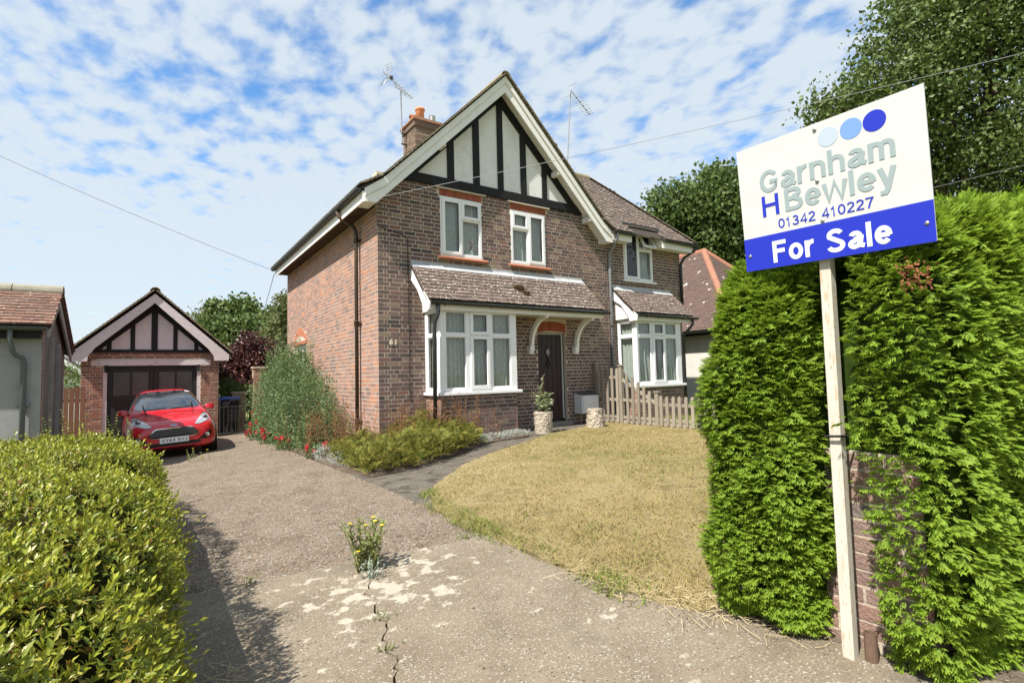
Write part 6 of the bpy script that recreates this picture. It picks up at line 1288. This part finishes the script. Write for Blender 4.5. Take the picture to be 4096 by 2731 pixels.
# moss clump on the porch roof
mound('moss_clump', 'brown clump of moss on the tiled porch roof', 'moss', [((2.78, -.40, 2.64), (.11, .07, .05)), ((2.88, -.50, 2.53), (.08, .06, .04))], 900, (.02, .04), mat('brown_moss', [(.09, .055, .03), (.15, .095, .05), (.11, .09, .035)], 'piece', rough=1), 14).location

# ================================================================ TREES
m_bark = mat('bark', [(.06, .045, .032), (.11, .085, .06)], scale=6, rough=.95, bump=(14, .8, .03), stretch=(1, 1, .3))
def tree(name, label, base, blobs, n, leaf, m, seed, trunk=.2, clump=.35, dens=16, gap=.55, bark=None, group='background trees'):
    """blobs: crown lobes (centre, radii); leaves gathered in clumps near the outside of each lobe"""
    base = np.array(base, float); r = np.random.default_rng(seed); t = thing(name, label, 'tree', tuple(base), 0, group); wood = MB(); rr = random.Random(seed); fork = np.mean([b[0] for b in blobs], 0); fork = base*np.array((.6, .6, 0))+fork*np.array((.4, .4, 0))+np.array((0, 0, base[2]+.45*(fork[2]-base[2])))
    L = lambda p: Vector(np.array(p)-base)
    MB().tube([Vector((0, 0, -.2)), L(base*.5+fork*.5)+Vector((rr.uniform(-.1, .1), 0, 0)), L(fork)], [trunk, trunk*.8, trunk*.62], 10).build('trunk', bark or m_bark, t, smooth=True)
    lo = L(fork)
    CC = []; tot = sum(np.prod(b[1])**(2/3) for b in blobs); nc_all = max(1, n//dens)
    for i, (c, rad) in enumerate(blobs):
        mid = lo.lerp(L(c), .5)+Vector((0, 0, .12*np.mean(rad))); wood.tube([lo, mid, L(c)], [trunk*.45, trunk*.32, trunk*.14], 7)
        nc = max(6, int(nc_all*np.prod(rad)**(2/3)/tot)); D = unit(r.normal(size=(nc, 3))); q = 1-gap*r.random(nc)**1.6; lump = 1+.22*vnoise(D*2.5+i*3.1, 2.2, seed+i); p = np.array(c)+D*np.array(rad)*(q*lump)[:, None]; keep = vnoise(p, 1.1/np.mean(rad)*1.6, seed+90) > -.62; p = p[keep]; CC.append(p)
        for k_ in range(0, len(p), max(1, len(p)//10)): wood.tube([L(c)*.7+lo*.3, L(c)*.5+L(p[k_])*.5, L(p[k_])], [trunk*.13, trunk*.08, trunk*.03], 5)
    wood.build('limbs', bark or m_bark, t, smooth=True); C_ = np.concatenate(CC); k = len(C_)
    cr = clump*r.uniform(.6, 1.3, k); P = np.repeat(C_, dens, 0)+r.normal(size=(k*dens, 3))*np.repeat(cr, dens)[:, None]*np.array((.62, .62, .42)); A, B, Cx = frames(r.normal(size=P.shape)+UP*.35); V, F_ = scatter(QLEAF_V*np.array((1, 1.25, 1)), QLEAF_F, P-base, A, B, Cx, r.uniform(leaf[0], leaf[1], len(P))); link('crown', npmesh('crown', V, F_, m), t, kind='stuff'); return t
m_oak = mat('oak_leaf', [(0.0531, 0.0904, 0.0191), (0.085, 0.133, 0.0298), (0.117, 0.165, 0.0382), (0.0638, 0.106, 0.0234), (0.149, 0.186, 0.0531)], 'piece', rough=.5, spec=.35, transl=.25)
m_oak2 = mat('oak_leaf_light', [(0.0586, 0.103, 0.0245), (0.088, 0.141, 0.0343), (0.128, 0.176, 0.0489), (0.0489, 0.088, 0.0215)], 'piece', rough=.5, spec=.35, transl=.3)
m_birch = mat('birch_leaf', [(0.102, 0.128, 0.0425), (0.145, 0.17, 0.0595), (0.187, 0.196, 0.0765), (0.0765, 0.102, 0.034)], 'piece', rough=.6, transl=.35)
m_copper = mat('copper_leaf', [(.045, .012, .014), (.075, .02, .018), (.11, .038, .025), (.03, .012, .014), (.15, .065, .035)], 'piece', rough=.4, spec=.5, transl=.2)
def crown(lst, depth): return [(at(x, y, depth+dz), (rr_*sx, rr_, rr_*sz)) for x, y, dz, rr_, sx, sz in lst]
def foot(px, py, depth): p = at(px, py, depth); return (p[0], p[1], -.4)
tree('oak_tree', 'tall dark green broadleaf tree towering behind the sale sign', foot(3980, 1300, 14.5), crown([(3980, 330, 0, 3.0, 1, 1), (3530, 400, .3, 1.75, 1, .95), (3720, 180, 0, 1.7, 1, .9), (3960, -120, .6, 2.6, 1, .9), (4350, 250, 0, 3.2, 1, 1), (3640, 650, .8, 1.9, 1.1, 1), (3980, 760, 1, 2.3, 1.1, .9), (4350, 750, .5, 2.6, 1, 1), (3340, 470, .5, .9, 1, .8)], 14.5), 125000, (.08, .15), m_oak, 301, .35, .36, 18)
tree('oak_tree', 'mid green broadleaf tree behind the neighbouring tiled roof', foot(2800, 1450, 30), crown([(2830, 870, 0, 2.5, 1, 1), (2690, 850, 0, 1.5, 1, 1), (2920, 760, .5, 1.6, 1, .9), (2640, 960, .5, 1.3, 1, 1), (2990, 900, 1, 2.2, 1, 1), (2800, 1020, 1, 2.4, 1.2, .9), (2950, 1080, 1, 2.3, 1.2, .9)], 30), 40000, (.17, .31), m_oak2, 302, .35, .6, 16)
tree('oak_tree', 'dark airy oak on the skyline behind the copper tree', foot(960, 1500, 40), crown([(880, 1255, 0, 1.25, 1, .8), (960, 1240, 0, 1.3, 1, .8), (1040, 1275, 0, 1.2, 1, .7), (1085, 1310, 0, 1.0, 1, .7), (920, 1310, .5, 1.5, 1.2, .8), (1000, 1330, .5, 1.4, 1.2, .7)], 40), 9000, (.22, .36), m_oak, 303, .35, .48, 14, .75)
tree('garden_tree', 'bright green rounded tree behind the garage roof', foot(900, 1500, 30), crown([(860, 1340, 0, 1.2, 1.1, .8), (950, 1330, 0, 1.2, 1, .85), (900, 1400, 0, 1.5, 1.3, .8), (1030, 1350, .3, 1.1, 1, .9), (810, 1320, 0, .7, 1, .9), (1010, 1420, 0, 1.3, 1.1, .8)], 30), 14000, (.16, .28), m_oak2, 304, .25, .42, 16)
tree('birch_tree', 'pale feathery birch close to the rear corner of the house', foot(1120, 1500, 25), crown([(1135, 1240, 0, .62, .8, 1.4), (1120, 1320, 0, .75, .9, 1.2), (1100, 1400, 0, .9, 1, 1), (1150, 1350, .5, .9, 1, 1.3), (1110, 1460, 0, 1.0, 1, .9)], 25), 13000, (.08, .16), m_birch, 305, .12, .22, 18)
tree('copper_tree', 'dark copper leaved small tree beyond the iron gate', foot(1010, 1760, 19.5), crown([(1010, 1420, 0, .75, 1, .9), (960, 1480, 0, .85, 1, .9), (1060, 1480, 0, .85, 1, .9), (920, 1540, 0, .65, 1, .9), (1010, 1545, 0, 1.0, 1.1, .9), (1000, 1370, 0, .42, 1, .9), (1100, 1420, 0, .5, 1, .9), (905, 1440, 0, .4, 1, .9)], 19.5), 17000, (.07, .13), m_copper, 306, .12, .26, 16)
tree('garden_tree', 'thin sparse topped sapling peeping over the garage roof', foot(800, 1500, 32), crown([(790, 1270, 0, .5, .8, 1.1), (765, 1290, 0, .3, .8, 1)], 32), 260, (.10, .18), m_birch, 307, .06, .3, 8, .9)
mound('green_shrub', 'light green shrub behind the blue lidded bin', 'shrub', [(tuple(at(905, 1570, 17.5)), (.55, .5, .45)), (tuple(at(960, 1600, 18)), (.7, .5, .5))], 3000, (.04, .08), m_oak2, 66)
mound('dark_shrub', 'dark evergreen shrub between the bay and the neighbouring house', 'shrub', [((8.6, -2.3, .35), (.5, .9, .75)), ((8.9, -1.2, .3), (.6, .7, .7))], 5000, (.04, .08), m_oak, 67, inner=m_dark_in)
mound('green_shrub', 'low shrub growing beyond the brown board fence', 'shrub', [(tuple(at(330, 1540, 17)), (.5, .4, .35)), (tuple(at(345, 1480, 22)), (.7, .5, .5))], 1800, (.05, .1), m_oak2, 68)

# ================================================================ NEIGHBOURING HOUSE ON THE RIGHT
nb = thing('neighbouring_house', 'neighbouring house with broad clay tiled hip roof beyond the hedge', 'house')
EX0, EX1, EY0, EY1, EZ_, RZ_ = 10.9, 16.9, .1, 10.4, 2.12, 5.38
MB().box(EX0+.35, EX1-.35, EY0+.35, EY1-.35, -.6, EZ_).build('wall', mat('cream_render', [(0.51, 0.493, 0.442), (0.578, 0.561, 0.51)], scale=3, rough=.9, bump=(40, .4, .01)), nb)
c1, c2 = (13.9, 3.1, RZ_), (13.9, 7.4, RZ_)
nr = MB().add([(EX0, EY0, EZ_), (EX1, EY0, EZ_), (EX1, EY1, EZ_), (EX0, EY1, EZ_), c1, c2], [(0, 1, 4), (1, 2, 5, 4), (2, 3, 5), (3, 0, 4, 5), (3, 2, 1, 0)]).build('roof', MATS['roof_deck'], nb)
nt_ = Tiling(150); Vl = np.array((3.0, 0, RZ_-EZ_)); Ll = np.linalg.norm(Vl); nt_.slope(nr, (EX0, EY1, EZ_+.01), (0, -1, 0), Vl, EY1-EY0, Ll, m_tile_far, lambda u, v: u < EY1-EY0-v/Ll*3.0 and u > v/Ll*3.0, wdt=.17, gauge=.105)
Vf = np.array((0, 3.0, RZ_-EZ_)); nt_.slope(nr, (EX0, EY0, EZ_+.01), (1, 0, 0), Vf, EX1-EX0, Ll, m_tile_far, lambda u, v: v/Ll*3.0 < u < 6.0-v/Ll*3.0, wdt=.17, gauge=.105); nt_.build()
ridge(nr, c1, c2, .13, m_ridge); 
for cx_ in (EX0, EX1):
    a_ = Vector((cx_, EY0, EZ_+.05)); b_ = Vector((c1[0], c1[1], c1[2]+.04)); ridge(nr, a_, b_, .12, m_ridge if cx_ > 12 else mat('bonnet_tile', [(0.27, 0.128, 0.0825), (0.33, 0.165, 0.112)], scale=5, rough=.9, var=.2), .16, 'bonnet_tile')
gutter((EX0-.05, EY0, EZ_), (EX0-.05, EY1, EZ_), .07, m_pipe, nb); MB().box(EX0, EX0+.03, EY0, EY1, EZ_-.14, EZ_-.01).build('fascia', m_black, nb)
